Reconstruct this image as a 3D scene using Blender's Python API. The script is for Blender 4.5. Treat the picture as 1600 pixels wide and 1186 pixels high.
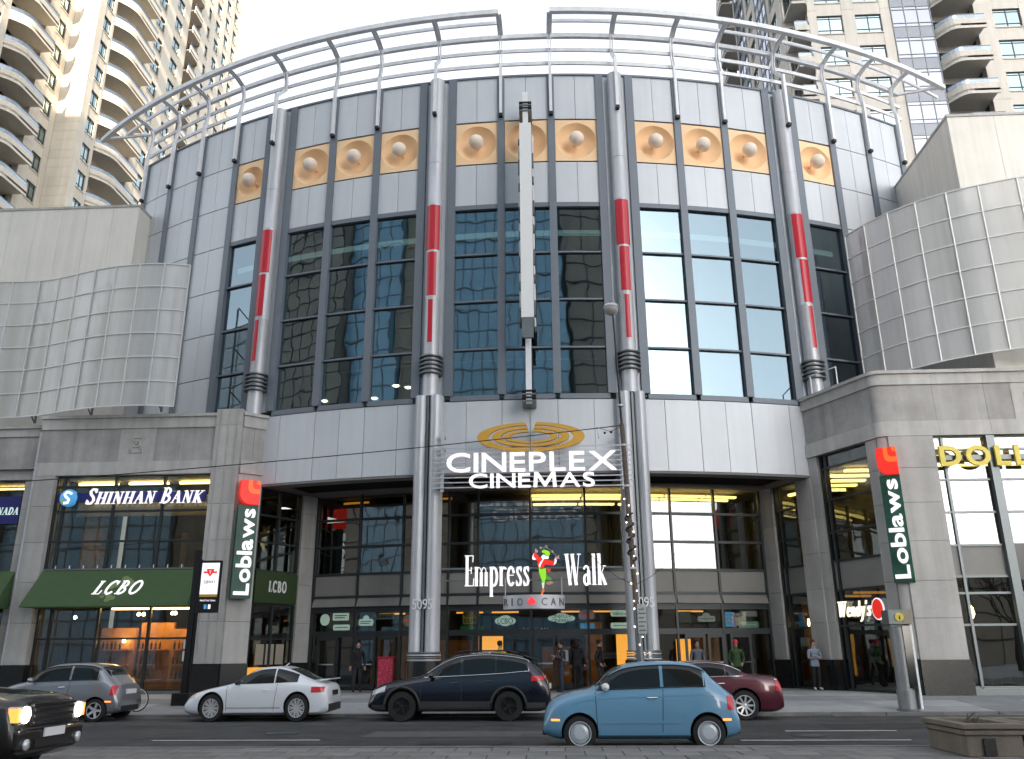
import bpy, bmesh, math, random
from mathutils import Vector, Matrix
from mathutils.geometry import tessellate_polygon
random.seed(7)
for o in list(bpy.data.objects): bpy.data.objects.remove(o)
SC = bpy.context.scene
COL = SC.collection
RAD = math.radians

# ------------------------------------------------------------------ camera
F, PIT, ROL, YAW, HC = 1320.0, RAD(18.04), RAD(0.4), RAD(2.76), 1.65
cam = bpy.data.cameras.new("camera"); camo = bpy.data.objects.new("camera", cam); COL.objects.link(camo)
cam.sensor_width = 36.0; cam.sensor_fit = 'HORIZONTAL'; cam.lens = 36.0 * F / 1600.0
cam.clip_start = 0.1; cam.clip_end = 3000
camo.matrix_world = Matrix.Translation((0, 0, HC)) @ Matrix.Rotation(YAW, 4, 'Z') @ Matrix.Rotation(RAD(90) + PIT, 4, 'X') @ Matrix.Rotation(-ROL, 4, 'Z')
SC.camera = camo

# ------------------------------------------------------------------ sky, sun, exposure
SUN_EL, SUN_AZ = RAD(17), RAD(5)      # azimuth measured from -Y towards +X
w = bpy.data.worlds.new("World"); SC.world = w; w.use_nodes = True
nt = w.node_tree; nt.nodes.clear()
sky = nt.nodes.new('ShaderNodeTexSky'); sky.sky_type = 'NISHITA'; sky.sun_disc = False
sky.sun_elevation = SUN_EL; sky.sun_rotation = math.pi - SUN_AZ
sky.air_density = 1.0; sky.dust_density = 2.2; sky.ozone_density = 1.0
hs = nt.nodes.new('ShaderNodeHueSaturation'); hs.inputs['Saturation'].default_value = 0.26
bg = nt.nodes.new('ShaderNodeBackground'); bg.inputs['Strength'].default_value = 0.15
wo = nt.nodes.new('ShaderNodeOutputWorld')
nt.links.new(sky.outputs[0], hs.inputs['Color']); nt.links.new(hs.outputs[0], bg.inputs['Color']); nt.links.new(bg.outputs[0], wo.inputs[0])
sun = bpy.data.lights.new("sun", 'SUN'); sun.energy = 5.0; sun.angle = RAD(0.5); sun.color = (1.0, 0.84, 0.60)
suno = bpy.data.objects.new("sun", sun); COL.objects.link(suno)
to_sun = Vector((math.sin(SUN_AZ) * math.cos(SUN_EL), -math.cos(SUN_AZ) * math.cos(SUN_EL), math.sin(SUN_EL)))
suno.rotation_euler = to_sun.to_track_quat('Z', 'Y').to_euler()
SC.view_settings.view_transform = 'Standard'; SC.view_settings.look = 'None'
SC.view_settings.gamma = 1.0; SC.view_settings.exposure = 1.84
SC.view_settings.use_curve_mapping = False
SC.cycles.use_denoising = True
SC.cycles.max_bounces = 7; SC.cycles.transparent_max_bounces = 16; SC.cycles.diffuse_bounces = 3; SC.cycles.glossy_bounces = 4
SC.cycles.caustics_reflective = False; SC.cycles.caustics_refractive = False
SC.cycles.sample_clamp_indirect = 4.0

# ------------------------------------------------------------------ helpers
ORG = {}
def tag(o, label, cat, group=None):
    o['label'] = label; o['category'] = cat
    if group: o['group'] = group
    return o
def thing(name, loc, label, cat, group=None):
    o = bpy.data.objects.new(name, None); COL.objects.link(o); o.location = loc; o.empty_display_size = 0.2
    ORG[o.name] = Vector(loc)
    return tag(o, label, cat, group)
class MB:
    def __init__(s): s.v = []; s.f = []; s.mi = []
    def add(s, vs, fs, m=0):
        b = len(s.v); s.v += [Vector(p) for p in vs]
        for q in fs: s.f.append([b + i for i in q]); s.mi.append(m)
        return s
    def hexa(s, p, m=0):   # p: bottom 4 ccw, top 4 ccw
        return s.add(p, [(3, 2, 1, 0), (4, 5, 6, 7), (0, 1, 5, 4), (1, 2, 6, 5), (2, 3, 7, 6), (3, 0, 4, 7)], m)
    def box(s, x0, x1, y0, y1, z0, z1, m=0):
        return s.hexa([(x0, y0, z0), (x1, y0, z0), (x1, y1, z0), (x0, y1, z0), (x0, y0, z1), (x1, y0, z1), (x1, y1, z1), (x0, y1, z1)], m)
    def fbox(s, fr, u0, u1, v0, v1, w0, w1, m=0):   # box in a frame: u along, v up, w outwards
        P = lambda u, v, w: fr.p(u, v, w)
        return s.hexa([P(u0, v0, w1), P(u1, v0, w1), P(u1, v0, w0), P(u0, v0, w0), P(u0, v1, w1), P(u1, v1, w1), P(u1, v1, w0), P(u0, v1, w0)], m)
    def bar(s, a, b, wd, ht=None, up=(0, 0, 1), m=0):
        a, b = Vector(a), Vector(b); d = (b - a).normalized(); ht = ht or wd
        u = Vector(up)
        if abs(d.dot(u)) > .98: u = Vector((1, 0, 0))
        x = d.cross(u).normalized() * wd / 2; z = x.cross(d).normalized() * ht / 2
        return s.hexa([a - x - z, a + x - z, a + x + z, a - x + z, b - x - z, b + x - z, b + x + z, b - x + z], m)
    def tube(s, path, r, n=8, cap=True, m=0):
        path = [Vector(p) for p in path]; k = len(path); rings = []
        rr = r if isinstance(r, (list, tuple)) else [r] * k
        ref = None
        for i, p in enumerate(path):
            d = (path[min(i + 1, k - 1)] - path[max(i - 1, 0)]).normalized()
            if ref is None:
                ref = Vector((0, 0, 1)) if abs(d.z) < .9 else Vector((1, 0, 0))
            x = d.cross(ref).normalized(); y = d.cross(x).normalized(); ref = -y if False else ref
            if abs(d.dot(ref)) > .97: ref = Vector((0, 1, 0))
            rings.append([p + x * math.cos(2 * math.pi * j / n) * rr[i] + y * math.sin(2 * math.pi * j / n) * rr[i] for j in range(n)])
        vs = [q for R_ in rings for q in R_]; fs = []
        for i in range(k - 1):
            for j in range(n): fs.append((i * n + j, i * n + (j + 1) % n, (i + 1) * n + (j + 1) % n, (i + 1) * n + j))
        if cap: fs.append(tuple(range(n - 1, -1, -1))); fs.append(tuple((k - 1) * n + j for j in range(n)))
        return s.add(vs, fs, m)
    def lathe(s, prof, c, axis=(0, 0, 1), n=16, m=0, cap=True):
        c = Vector(c); ax = Vector(axis).normalized(); ref = Vector((1, 0, 0)) if abs(ax.x) < .9 else Vector((0, 1, 0))
        x = ax.cross(ref).normalized(); y = ax.cross(x).normalized(); k = len(prof); vs = []; fs = []
        for r, h in prof:
            for j in range(n):
                t = 2 * math.pi * j / n; vs.append(c + ax * h + (x * math.cos(t) + y * math.sin(t)) * r)
        for i in range(k - 1):
            for j in range(n): fs.append((i * n + j, i * n + (j + 1) % n, (i + 1) * n + (j + 1) % n, (i + 1) * n + j))
        if cap and prof[0][0] > 1e-4: fs.append(tuple(range(n - 1, -1, -1)))
        if cap and prof[-1][0] > 1e-4: fs.append(tuple((k - 1) * n + j for j in range(n)))
        return s.add(vs, fs, m)
    def poly(s, pts, fr, w0, w1, m=0):   # extrude 2d polygon in a frame
        n = len(pts); A = sum(pts[i][0] * pts[(i + 1) % n][1] - pts[(i + 1) % n][0] * pts[i][1] for i in range(n))
        if A < 0: pts = pts[::-1]
        vs = [fr.p(a, b, w1) for a, b in pts] + [fr.p(a, b, w0) for a, b in pts]
        tr = tessellate_polygon([[Vector((a, b, 0)) for a, b in pts]]); fs = []
        for t in tr:
            a, b, c = t
            if ((pts[b][0] - pts[a][0]) * (pts[c][1] - pts[a][1]) - (pts[c][0] - pts[a][0]) * (pts[b][1] - pts[a][1])) < 0: a, c = c, a
            fs.append((a, b, c)); fs.append((n + c, n + b, n + a))
        for i in range(n): fs.append((i, n + i, n + (i + 1) % n, (i + 1) % n))
        return s.add(vs, fs, m)
    def build(s, name, mat, parent=None, smooth=False, bevel=0, kind=None, fix=True):
        me = bpy.data.meshes.new(name)
        org = Vector((0, 0, 0)); p = parent
        while p is not None:
            if p.name in ORG: org = ORG[p.name]; break
            p = p.parent
        me.from_pydata([v - org for v in s.v], [], s.f)
        ms = mat if isinstance(mat, (list, tuple)) else [mat]
        for q in ms: me.materials.append(q)
        if len(ms) > 1: me.polygons.foreach_set('material_index', s.mi)
        if fix:
            bm = bmesh.new(); bm.from_mesh(me); bmesh.ops.recalc_face_normals(bm, faces=bm.faces); bm.to_mesh(me); bm.free()
        if smooth:
            for q in me.polygons: q.use_smooth = True
        me.update()
        o = bpy.data.objects.new(name, me); COL.objects.link(o)
        if parent is not None: o.parent = parent
        if smooth == 2:
            try: me.set_sharp_from_angle(angle=RAD(40))
            except Exception: pass
        if bevel:
            b = o.modifiers.new('bevel', 'BEVEL'); b.width = bevel; b.segments = 2; b.limit_method = 'ANGLE'
        if kind: o['kind'] = kind
        return o
class Frame:
    def __init__(s, o, u, v=(0, 0, 1), n=None):
        s.o = Vector(o); s.u = Vector(u).normalized(); s.v = Vector(v).normalized(); s.n = Vector(n).normalized() if n else s.u.cross(s.v).normalized()
    def p(s, a, b, c=0): return s.o + s.u * a + s.v * b + s.n * c
def FY(y, x=0, z=0): return Frame((x, y, z), (1, 0, 0))       # front facing -Y; w is towards the street

# ------------------------------------------------------------------ materials (all procedural)
def pm(name, col, rough=.6, metal=0.0, var=.08, scale=2.0, bump=0.0, bscale=40, streak=0.0, emit=None, es=0, spec=.5, coat=0, rnd=0.0, grime=0.0):
    m = bpy.data.materials.new(name); m.use_nodes = True; n = m.node_tree; b = n.nodes['Principled BSDF']; L = n.links
    b.inputs['Roughness'].default_value = rough; b.inputs['Metallic'].default_value = metal; b.inputs['Specular IOR Level'].default_value = spec
    if coat: b.inputs['Coat Weight'].default_value = coat; b.inputs['Coat Roughness'].default_value = .06
    tc = n.nodes.new('ShaderNodeTexCoord'); c = (*col, 1)
    nz = n.nodes.new('ShaderNodeTexNoise'); nz.inputs['Scale'].default_value = scale; nz.inputs['Detail'].default_value = 6; nz.inputs['Roughness'].default_value = .65
    L.new(tc.outputs['Object'], nz.inputs['Vector'])
    rp = n.nodes.new('ShaderNodeValToRGB'); rp.color_ramp.elements[0].position = .3; rp.color_ramp.elements[1].position = .7
    rp.color_ramp.elements[0].color = (*[max(0, x * (1 - var)) for x in col], 1); rp.color_ramp.elements[1].color = (*[min(1, x * (1 + var)) for x in col], 1)
    L.new(nz.outputs['Fac'], rp.inputs[0]); out = rp.outputs[0]
    if streak:
        mp = n.nodes.new('ShaderNodeMapping'); mp.inputs['Scale'].default_value = (2.2, 2.2, .12); L.new(tc.outputs['Object'], mp.inputs[0])
        n2 = n.nodes.new('ShaderNodeTexNoise'); n2.inputs['Scale'].default_value = 1.6; n2.inputs['Detail'].default_value = 5; L.new(mp.outputs[0], n2.inputs['Vector'])
        r2 = n.nodes.new('ShaderNodeValToRGB'); r2.color_ramp.elements[0].position = .35; r2.color_ramp.elements[1].position = .68
        r2.color_ramp.elements[0].color = (1 - streak, 1 - streak, 1 - streak * 1.05, 1); r2.color_ramp.elements[1].color = (1, 1, 1, 1)
        L.new(n2.outputs['Fac'], r2.inputs[0])
        mx = n.nodes.new('ShaderNodeMix'); mx.data_type = 'RGBA'; mx.blend_type = 'MULTIPLY'; mx.inputs[0].default_value = 1
        L.new(out, mx.inputs[6]); L.new(r2.outputs[0], mx.inputs[7]); out = mx.outputs[2]
    if grime:
        n4 = n.nodes.new('ShaderNodeTexNoise'); n4.inputs['Scale'].default_value = .35; n4.inputs['Detail'].default_value = 9; n4.inputs['Roughness'].default_value = .7; L.new(tc.outputs['Object'], n4.inputs['Vector'])
        r4 = n.nodes.new('ShaderNodeValToRGB'); r4.color_ramp.elements[0].position = .38; r4.color_ramp.elements[1].position = .6; r4.color_ramp.elements[0].color = (1 - grime, 1 - grime, 1 - grime, 1); r4.color_ramp.elements[1].color = (1, 1, 1, 1); L.new(n4.outputs['Fac'], r4.inputs[0])
        m4 = n.nodes.new('ShaderNodeMix'); m4.data_type = 'RGBA'; m4.blend_type = 'MULTIPLY'; m4.inputs[0].default_value = 1; L.new(out, m4.inputs[6]); L.new(r4.outputs[0], m4.inputs[7]); out = m4.outputs[2]
    if rnd:
        oi = n.nodes.new('ShaderNodeObjectInfo'); mr = n.nodes.new('ShaderNodeMapRange'); mr.inputs['To Min'].default_value = 1 - rnd; mr.inputs['To Max'].default_value = 1 + rnd; L.new(oi.outputs['Random'], mr.inputs[0])
        hv = n.nodes.new('ShaderNodeHueSaturation'); L.new(mr.outputs[0], hv.inputs['Value']); L.new(out, hv.inputs['Color']); out = hv.outputs[0]
    L.new(out, b.inputs['Base Color'])
    rr = n.nodes.new('ShaderNodeMapRange'); rr.inputs['To Min'].default_value = max(.02, rough - .07); rr.inputs['To Max'].default_value = min(1, rough + .07)
    L.new(nz.outputs['Fac'], rr.inputs[0]); L.new(rr.outputs[0], b.inputs['Roughness'])
    if bump:
        n3 = n.nodes.new('ShaderNodeTexNoise'); n3.inputs['Scale'].default_value = bscale; n3.inputs['Detail'].default_value = 4; L.new(tc.outputs['Object'], n3.inputs['Vector'])
        bp = n.nodes.new('ShaderNodeBump'); bp.inputs['Strength'].default_value = bump; bp.inputs['Distance'].default_value = .02
        L.new(n3.outputs['Fac'], bp.inputs['Height']); L.new(bp.outputs[0], b.inputs['Normal'])
    if emit: b.inputs['Emission Color'].default_value = (*emit, 1); b.inputs['Emission Strength'].default_value = es
    return m
def em(name, col, s): return pm(name, tuple(min(.8, c) for c in col), .5, emit=col, es=s, var=.02)
def glass(name, tint=(.75, .8, .8), refl=.25, wob=.0, wscale=.5, rough=0.0, rc=(.9, .95, 1)):
    m = bpy.data.materials.new(name); m.use_nodes = True; n = m.node_tree; L = n.links; n.nodes.clear()
    out = n.nodes.new('ShaderNodeOutputMaterial'); mx = n.nodes.new('ShaderNodeMixShader')
    tr = n.nodes.new('ShaderNodeBsdfTransparent'); tr.inputs[0].default_value = (*tint, 1)
    gl = n.nodes.new('ShaderNodeBsdfGlossy'); gl.inputs['Roughness'].default_value = rough; gl.inputs['Color'].default_value = (*rc, 1)
    fr = n.nodes.new('ShaderNodeFresnel'); fr.inputs['IOR'].default_value = 1.5
    ge = n.nodes.new('ShaderNodeNewGeometry'); mi = n.nodes.new('ShaderNodeMath'); mi.operation = 'MULTIPLY_ADD'; mi.inputs[1].default_value = -.8333; mi.inputs[2].default_value = 1.5   # same pane seen from inside
    L.new(ge.outputs['Backfacing'], mi.inputs[0]); L.new(mi.outputs[0], fr.inputs['IOR'])
    ma = n.nodes.new('ShaderNodeMath'); ma.operation = 'ADD'; ma.use_clamp = True; ma.inputs[1].default_value = refl
    L.new(fr.outputs[0], ma.inputs[0]); L.new(ma.outputs[0], mx.inputs[0]); L.new(tr.outputs[0], mx.inputs[1]); L.new(gl.outputs[0], mx.inputs[2]); L.new(mx.outputs[0], out.inputs[0])
    if wob:
        tc = n.nodes.new('ShaderNodeTexCoord'); nz = n.nodes.new('ShaderNodeTexNoise'); nz.inputs['Scale'].default_value = wscale; nz.inputs['Detail'].default_value = 2
        L.new(tc.outputs['Object'], nz.inputs['Vector']); bp = n.nodes.new('ShaderNodeBump'); bp.inputs['Strength'].default_value = 1; bp.inputs['Distance'].default_value = wob
        L.new(nz.outputs['Fac'], bp.inputs['Height']); L.new(bp.outputs[0], gl.inputs['Normal'])
    return m
M = {}
M['panel'] = pm('aluminium_panel', (.60, .63, .67), .42, .1, .04, .5, streak=.05, rnd=.04)
M['panel_dark'] = pm('grey_mullion', (.165, .19, .225), .5, .15, .06, 1)
M['steel'] = pm('brushed_steel', (.55, .56, .60), .42, .28, .05, 1.0, streak=.10)
M['white_steel'] = pm('painted_white_steel', (.82, .83, .86), .4, .05, .07, 3, streak=.1)
M['orange'] = pm('apricot_panel', (.98, .66, .39), .6, 0, .05, 1.2)
M['ball'] = pm('pale_ball', (.90, .76, .64), .5, 0, .04, 3)
M['red'] = pm('red_enamel', (.52, .012, .03), .3, 0, .05, 2, spec=.6)
M['stone'] = pm('limestone', (.49, .475, .46), .8, 0, .10, .8, .25, 30, streak=.15, rnd=.05, grime=.14)
M['stone_dark'] = pm('limestone_panel', (.42, .405, .395), .8, 0, .12, .7, .25, 30, streak=.16, rnd=.06, grime=.16)
M['stone_light'] = pm('limestone_band', (.54, .525, .51), .8, 0, .10, 1.2, .25, 30, streak=.15, rnd=.05, grime=.16)
M['granite'] = pm('black_granite', (.012, .013, .014), .25, 0, .3, 30)
M['beige'] = pm('cream_stucco_panel', (.82, .79, .73), .8, 0, .04, .5, .1, 60, streak=.10, rnd=.02, grime=.05)
M['tower'] = pm('cream_precast', (.70, .635, .54), .85, 0, .06, .3, .15, 12, streak=.10, rnd=.03)
M['soffit'] = pm('grey_soffit', (.20, .195, .19), .8, 0, .06, 1)
M['coffer'] = pm('dark_coffer', (.035, .035, .037), .9)
M['frame'] = pm('dark_window_frame', (.035, .042, .045), .4, .3, .08, 2)
M['frame_mid'] = pm('grey_window_frame', (.16, .18, .19), .4, .4, .08, 2)
M['asphalt'] = pm('asphalt', (.056, .058, .060), .85, 0, .25, 1.4, .8, 90, grime=.38)
M['asphalt_old'] = pm('asphalt_worn', (.072, .072, .073), .85, 0, .25, 1.1, .8, 90, grime=.40)
M['concrete'] = pm('concrete_pavement', (.35, .36, .37), .9, 0, .16, 1.1, .35, 60, rnd=.07, grime=.16)
M['concrete2'] = pm('concrete_pavement_dark', (.25, .26, .27), .9, 0, .16, 1.1, .35, 60, rnd=.07, grime=.18)
M['kerb'] = pm('kerb_concrete', (.19, .187, .183), .9, 0, .18, 2, .4, 50, rnd=.1, grime=.3)
M['paver'] = pm('paver', (.20, .195, .19), .9, 0, .16, 2.0, .4, 70, rnd=.14, grime=.2)
M['paver2'] = pm('paver_warm', (.215, .205, .20), .9, 0, .16, 2.0, .4, 70, rnd=.14, grime=.2)
M['paint'] = pm('road_paint', (.48, .48, .47), .8, 0, .25, 5)
M['planter'] = pm('planter_concrete', (.21, .18, .145), .9, 0, .16, 3, .6, 60, streak=.2)
M['soil'] = pm('soil', (.05, .035, .025), 1, 0, .4, 20, .8, 30)
M['black'] = pm('black_metal', (.012, .012, .014), .4, .2, .1)
M['rubber'] = pm('tyre_rubber', (.014, .014, .015), .8, 0, .15, 8)
M['dark'] = pm('dark_interior', (.028, .028, .030), .9)
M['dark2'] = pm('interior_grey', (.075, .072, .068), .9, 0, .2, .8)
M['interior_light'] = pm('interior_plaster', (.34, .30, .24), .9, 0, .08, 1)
M['wood'] = pm('orange_wood', (.52, .25, .07), .6, 0, .2, 3)
M['white'] = pm('white_plastic', (.78, .78, .78), .4, 0, .02)
M['chrome'] = pm('chrome', (.75, .75, .77), .12, 1.0, .03)
M['pole'] = pm('weathered_pole', (.12, .095, .08), .7, .3, .3, 6, .3, 50)
M['g_drum'] = glass('drum_glazing', (.42, .53, .55), .34, .005, .55, rc=(.43, .54, .61))
M['g_store'] = glass('shop_glazing', (.74, .77, .74), .03, .003, .5, rc=(.9, .95, 1))
M['g_entry'] = glass('entrance_glazing', (.46, .48, .43), .11, .010, .5)
M['g_tower'] = glass('tower_glazing', (.25, .34, .34), .40, .01, .4, rc=(.75, .93, .97))
M['g_rail'] = glass('balcony_glass', (.55, .66, .72), .22, 0, rc=(.85, .92, 1))
M['lamp_y'] = em('warm_tube', (1.0, .70, .26), 3.4)
M['lamp_cove'] = em('cool_cove', (.86, .95, .84), .26)
M['lamp_w'] = em('warm_bulb', (1.0, .74, .42), 14.0)
M['lamp_o'] = em('orange_panel_light', (1.0, .40, .06), .5)
M['sign_white'] = pm('white_lit_letter', (.80, .80, .80), .4, emit=(1, .95, .98), es=.22, var=.01)
M['blind'] = pm('dim_blind', (.16, .145, .11), .9, 0, .1, 1)
M['shop_fill'] = em('shop_fill_glow', (1.0, .52, .16), 9.0)  # glow for the added fill strip in the wine shop
M['fairy'] = em('fairy_bulb', (1.0, .82, .60), 4.0)
M['spandrel'] = pm('grey_spandrel', (.235, .23, .215), .6, 0, .08, 1)
# glyph outlines are cut once, while the scene is still small
_gc = {}
def glyph_mesh(ch, bold=0.0):
    key = (ch, bold)
    if key in _gc: return _gc[key]
    c = bpy.data.curves.new('t', 'FONT'); c.body = ch; c.size = 1; c.offset = bold; c.resolution_u = 4
    o = bpy.data.objects.new('t', c); COL.objects.link(o); bpy.context.view_layer.update()
    me = bpy.data.meshes.new_from_object(o.evaluated_get(bpy.context.evaluated_depsgraph_get()))
    v = [tuple(p.co[:2]) for p in me.vertices]; f = [tuple(p.vertices) for p in me.polygons]
    bpy.data.objects.remove(o); bpy.data.curves.remove(c); bpy.data.meshes.remove(me)
    if ch == 'M':
        P = [(0, 0), (.13, 0), (.15, .50), (.37, .02), (.43, .02), (.65, .50), (.67, 0), (.80, 0), (.76, .73), (.63, .73), (.40, .24), (.17, .73), (.04, .73)]
        v = P; f = []
        for t in tessellate_polygon([[Vector((a, b, 0)) for a, b in P]]):
            a, b, c_ = t
            if (P[b][0] - P[a][0]) * (P[c_][1] - P[a][1]) - (P[c_][0] - P[a][0]) * (P[b][1] - P[a][1]) < 0: a, c_ = c_, a
            f.append((a, b, c_))
    _gc[key] = (v, f); return v, f
for _s, _b in (('HCINEPLXMAS', .008), ('Loblaws', .016), ('DOL', .03), ('RIOCANTSUBWYarthoknY 5095iKLobawsBEUMPXledeniseARDN', 0.0), ('i', .03)):
    for _c in _s:
        if _c != ' ': glyph_mesh(_c, _b)
# ------------------------------------------------------------------ ground, road, pavement
def struct(o): o['kind'] = 'structure'; return o
def zs(y): return .07 + max(0, min(y, 29.4) - 25.5) * .065 + max(0, min(y, 32) - 29.4) * .012
g = MB(); g.add([(-600, -300, -.03), (600, -300, -.03), (600, 900, -.03), (-600, 900, -.03)], [(0, 1, 2, 3)]); struct(g.build('ground', M['concrete2'], fix=False))
r = MB(); r.add([(-260, 15.9, 0), (260, 15.9, 0), (260, 25.4, 0), (-260, 25.4, 0)], [(0, 1, 2, 3)]); road = struct(r.build('road', M['asphalt'], fix=False))
r = MB(); r.add([(-260, 3.5, 0), (260, 3.5, 0), (260, 14.0, 0), (-260, 14.0, 0)], [(0, 1, 2, 3)]); struct(r.build('near_road', M['asphalt'], fix=False))
for (x0, x1, y0, y1, m) in [(-60, 60, 22.4, 25.36, 'asphalt_old')]:
    q = MB(); q.add([(x0, y0, .004), (x1, y0, .004), (x1, y1, .004), (x0, y1, .004)], [(0, 1, 2, 3)]); q.build('parking_lane', M[m], road, fix=False)
for (x0, x1, y) in [(-8.4, -4.9, 18.55), (-14, -10.5, 18.55), (3.6, 6.9, 18.3), (5.0, 7.4, 20.4), (12, 15, 18.4), (-20, -16.5, 18.55), (9.5, 12.5, 20.4)]:
    q = MB(); q.box(x0, x1, y - .06, y + .06, .008, .012); q.build('lane_dash', M['paint'], road)
q = MB()
for k in range(5):
    pts = []; x = random.uniform(-12, 8); y = random.uniform(17, 21)
    for i in range(14): pts.append((x + i * .35, y + random.uniform(-.12, .12) + i * random.choice((-.02, .03)), .009))
    for a, b in zip(pts, pts[1:]): q.bar(a, b, .025, .003)
q.build('crack_seal', M['coffer'], road)
M['patch'] = pm('asphalt_patch', (.034, .035, .037), .9, 0, .2, 3, .6, 120); M['patch2'] = pm('asphalt_patch_pale', (.095, .094, .092), .9, 0, .2, 3, .6, 120)
for k, (x0, x1, y0, y1, mt) in enumerate([(-4.2, 1.2, 19.2, 20.6, 'patch2'), (-11.5, -7.4, 16.6, 17.5, 'patch'), (6.2, 9.5, 21.0, 22.3, 'patch'), (-2.8, -.9, 17.6, 18.3, 'patch'), (9.0, 13.0, 17.0, 17.9, 'patch2'), (-17, -12.5, 20.2, 21.3, 'patch2')]):
    q = MB(); q.add([(x0, y0, .0055), (x1, y0 + .05, .0055), (x1 - .06, y1, .0055), (x0 + .04, y1 + .03, .0055)], [(0, 1, 2, 3)]); q.build('asphalt_patch', M[mt], road, fix=False)
for (x, y) in [(-6.2, 20.2), (5.2, 19.3), (-12.4, 19.0)]:
    q = MB().lathe([(.36, .004), (.36, .010), (.30, .013), (.001, .013)], (x, y, 0), n=24).build('manhole_cover', M['frame'], road)
    for a in range(6): MB().bar((x - .24, y - .2 + a * .08, .0145), (x + .24, y - .2 + a * .08, .0145), .02, .004).build('cover_rib', M['frame_mid'], q)
for x in (-6.0, 7.2):
    q = MB().box(x - .35, x + .35, 24.95, 25.32, .003, .012).build('drain_grate', M['frame'], road)
    for a in range(7): MB().box(x - .3 + a * .1 - .02, x - .3 + a * .1 + .02, 24.98, 25.29, .0125, .018).build('grate_bar', M['frame_mid'], q)
MB().box(-40, 40, 25.12, 25.335, .0065, .009).build('gutter_strip', M['kerb'], road)
# median between the carriageways, paved in slabs
med = MB().box(-200, 200, 14.0, 15.9, -.02, .10).build('median', M['kerb']); struct(med)
pv = {}
for j in range(3):
    for i in range(46):
        x = -16 + i * .62 + (j % 2) * .31; y = 14.05 + j * .58
        mk = 'paver' if (i * 7 + j * 5) % 3 else 'paver2'; dz = ((i * 13 + j * 29) % 7) * .0012
        if mk not in pv:
            o = MB().box(-.3, .3, -.28, .28, 0, .035).build('paver', M[mk], med); pv[mk] = o.data
        else:
            o = bpy.data.objects.new('paver', pv[mk]); COL.objects.link(o); o.parent = med
        o.location = (x + .3, y + .28, .09 + dz)
for i in range(60):
    q = MB().box(-30 + i, -29.012 + i, 15.82, 16.0, -.02, .135).build('kerb_stone', M['kerb'], med)
# far pavement rises gently to the buildings
side = MB()
side.add([(-200, 25.5, .02), (200, 25.5, .02), (200, 29.4, zs(29.4) - .05), (-200, 29.4, zs(29.4) - .05), (200, 60, zs(29.4) - .05), (-200, 60, zs(29.4) - .05)], [(0, 1, 2, 3), (3, 2, 4, 5)])
sw = struct(side.build('pavement', M['kerb'], fix=False))
for i in range(44):
    MB().box(-33 + i * 1.5, -31.51 + i * 1.5, 25.34, 25.54, -.03, .085).build('kerb_stone', M['kerb'], sw, bevel=.015)
ys = [25.55, 26.9, 28.15, 29.4, 30.8, 32.2, 33.8, 35.4]
for j in range(len(ys) - 1):
    for i in range(26):
        x0 = -24 + i * 1.9; x1 = x0 + 1.885; y0 = ys[j]; y1 = ys[j + 1] - .015
        a, b = zs(y0), zs(y1); e = ((i * 17 + j * 31) % 5) * .001
        q = MB(); q.hexa([(x0, y0, a - .06), (x1, y0, a - .06), (x1, y1, b - .06), (x0, y1, b - .06), (x0, y0, a + e), (x1, y0, a + e), (x1, y1, b + e), (x0, y1, b + e)])
        q.build('slab', M['concrete2'] if (j == 2 or i in (6, 19) or j == 5) else M['concrete'], sw)
# ------------------------------------------------------------------ the curved cinema building
DCX, DCY, RD, UA = -.82, 66.04, 34.95, RAD(12.58)
def cyl(a, r, z): return Vector((DCX + r * math.sin(a * UA), DCY - r * math.cos(a * UA), z))
def arcbox(mb, a0, a1, r0, r1, z0, z1, m=0, n=None):   # r1 > r0 : outer face towards street
    n = n or max(1, int(abs(a1 - a0) / .12 + .999))
    for i in range(n):
        b0 = a0 + (a1 - a0) * i / n; b1 = a0 + (a1 - a0) * (i + 1) / n
        mb.hexa([cyl(b0, r1, z0), cyl(b1, r1, z0), cyl(b1, r0, z0), cyl(b0, r0, z0), cyl(b0, r1, z1), cyl(b1, r1, z1), cyl(b1, r0, z1), cyl(b0, r0, z1)], m)
    return mb
def ring(mb, a0, a1, prof, n, m=0, closed=True):        # sweep a closed (r,z) profile along the arc
    k = len(prof); vs = []; fs = []
    for i in range(n + 1):
        a = a0 + (a1 - a0) * i / n
        for r, z in prof: vs.append(cyl(a, r, z))
    for i in range(n):
        for j in range(k): fs.append((i * k + j, i * k + (j + 1) % k, (i + 1) * k + (j + 1) % k, (i + 1) * k + j))
    fs.append(tuple(range(k))); fs.append(tuple(n * k + j for j in range(k - 1, -1, -1)))
    return mb.add(vs, fs, m)
mall = thing('cinema_building', (DCX, 31.1, 0), 'curved grey metal and glass cinema building with steel trellis on its roof', 'building')
Z = [8.15, 11.08, 13.10, 15.14, 17.22, 19.38, 21.42, 23.52, 25.75]
glassb = [(-1.83, -1.585), (-1.415, -1.135), (-1.135, -.855), (-.855, -.585), (-.415, -.14), (-.14, .14), (.14, .415), (.585, .855), (.855, 1.135), (1.135, 1.415), (1.585, 1.85)]
solidb = [(-2.72, -2.42), (-2.42, -2.13), (-2.13, -1.83), (1.85, 2.13), (2.13, 2.42)]
colb = [(-1.585, -1.415), (-.585, -.415), (.415, .585), (1.415, 1.585)]
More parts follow.
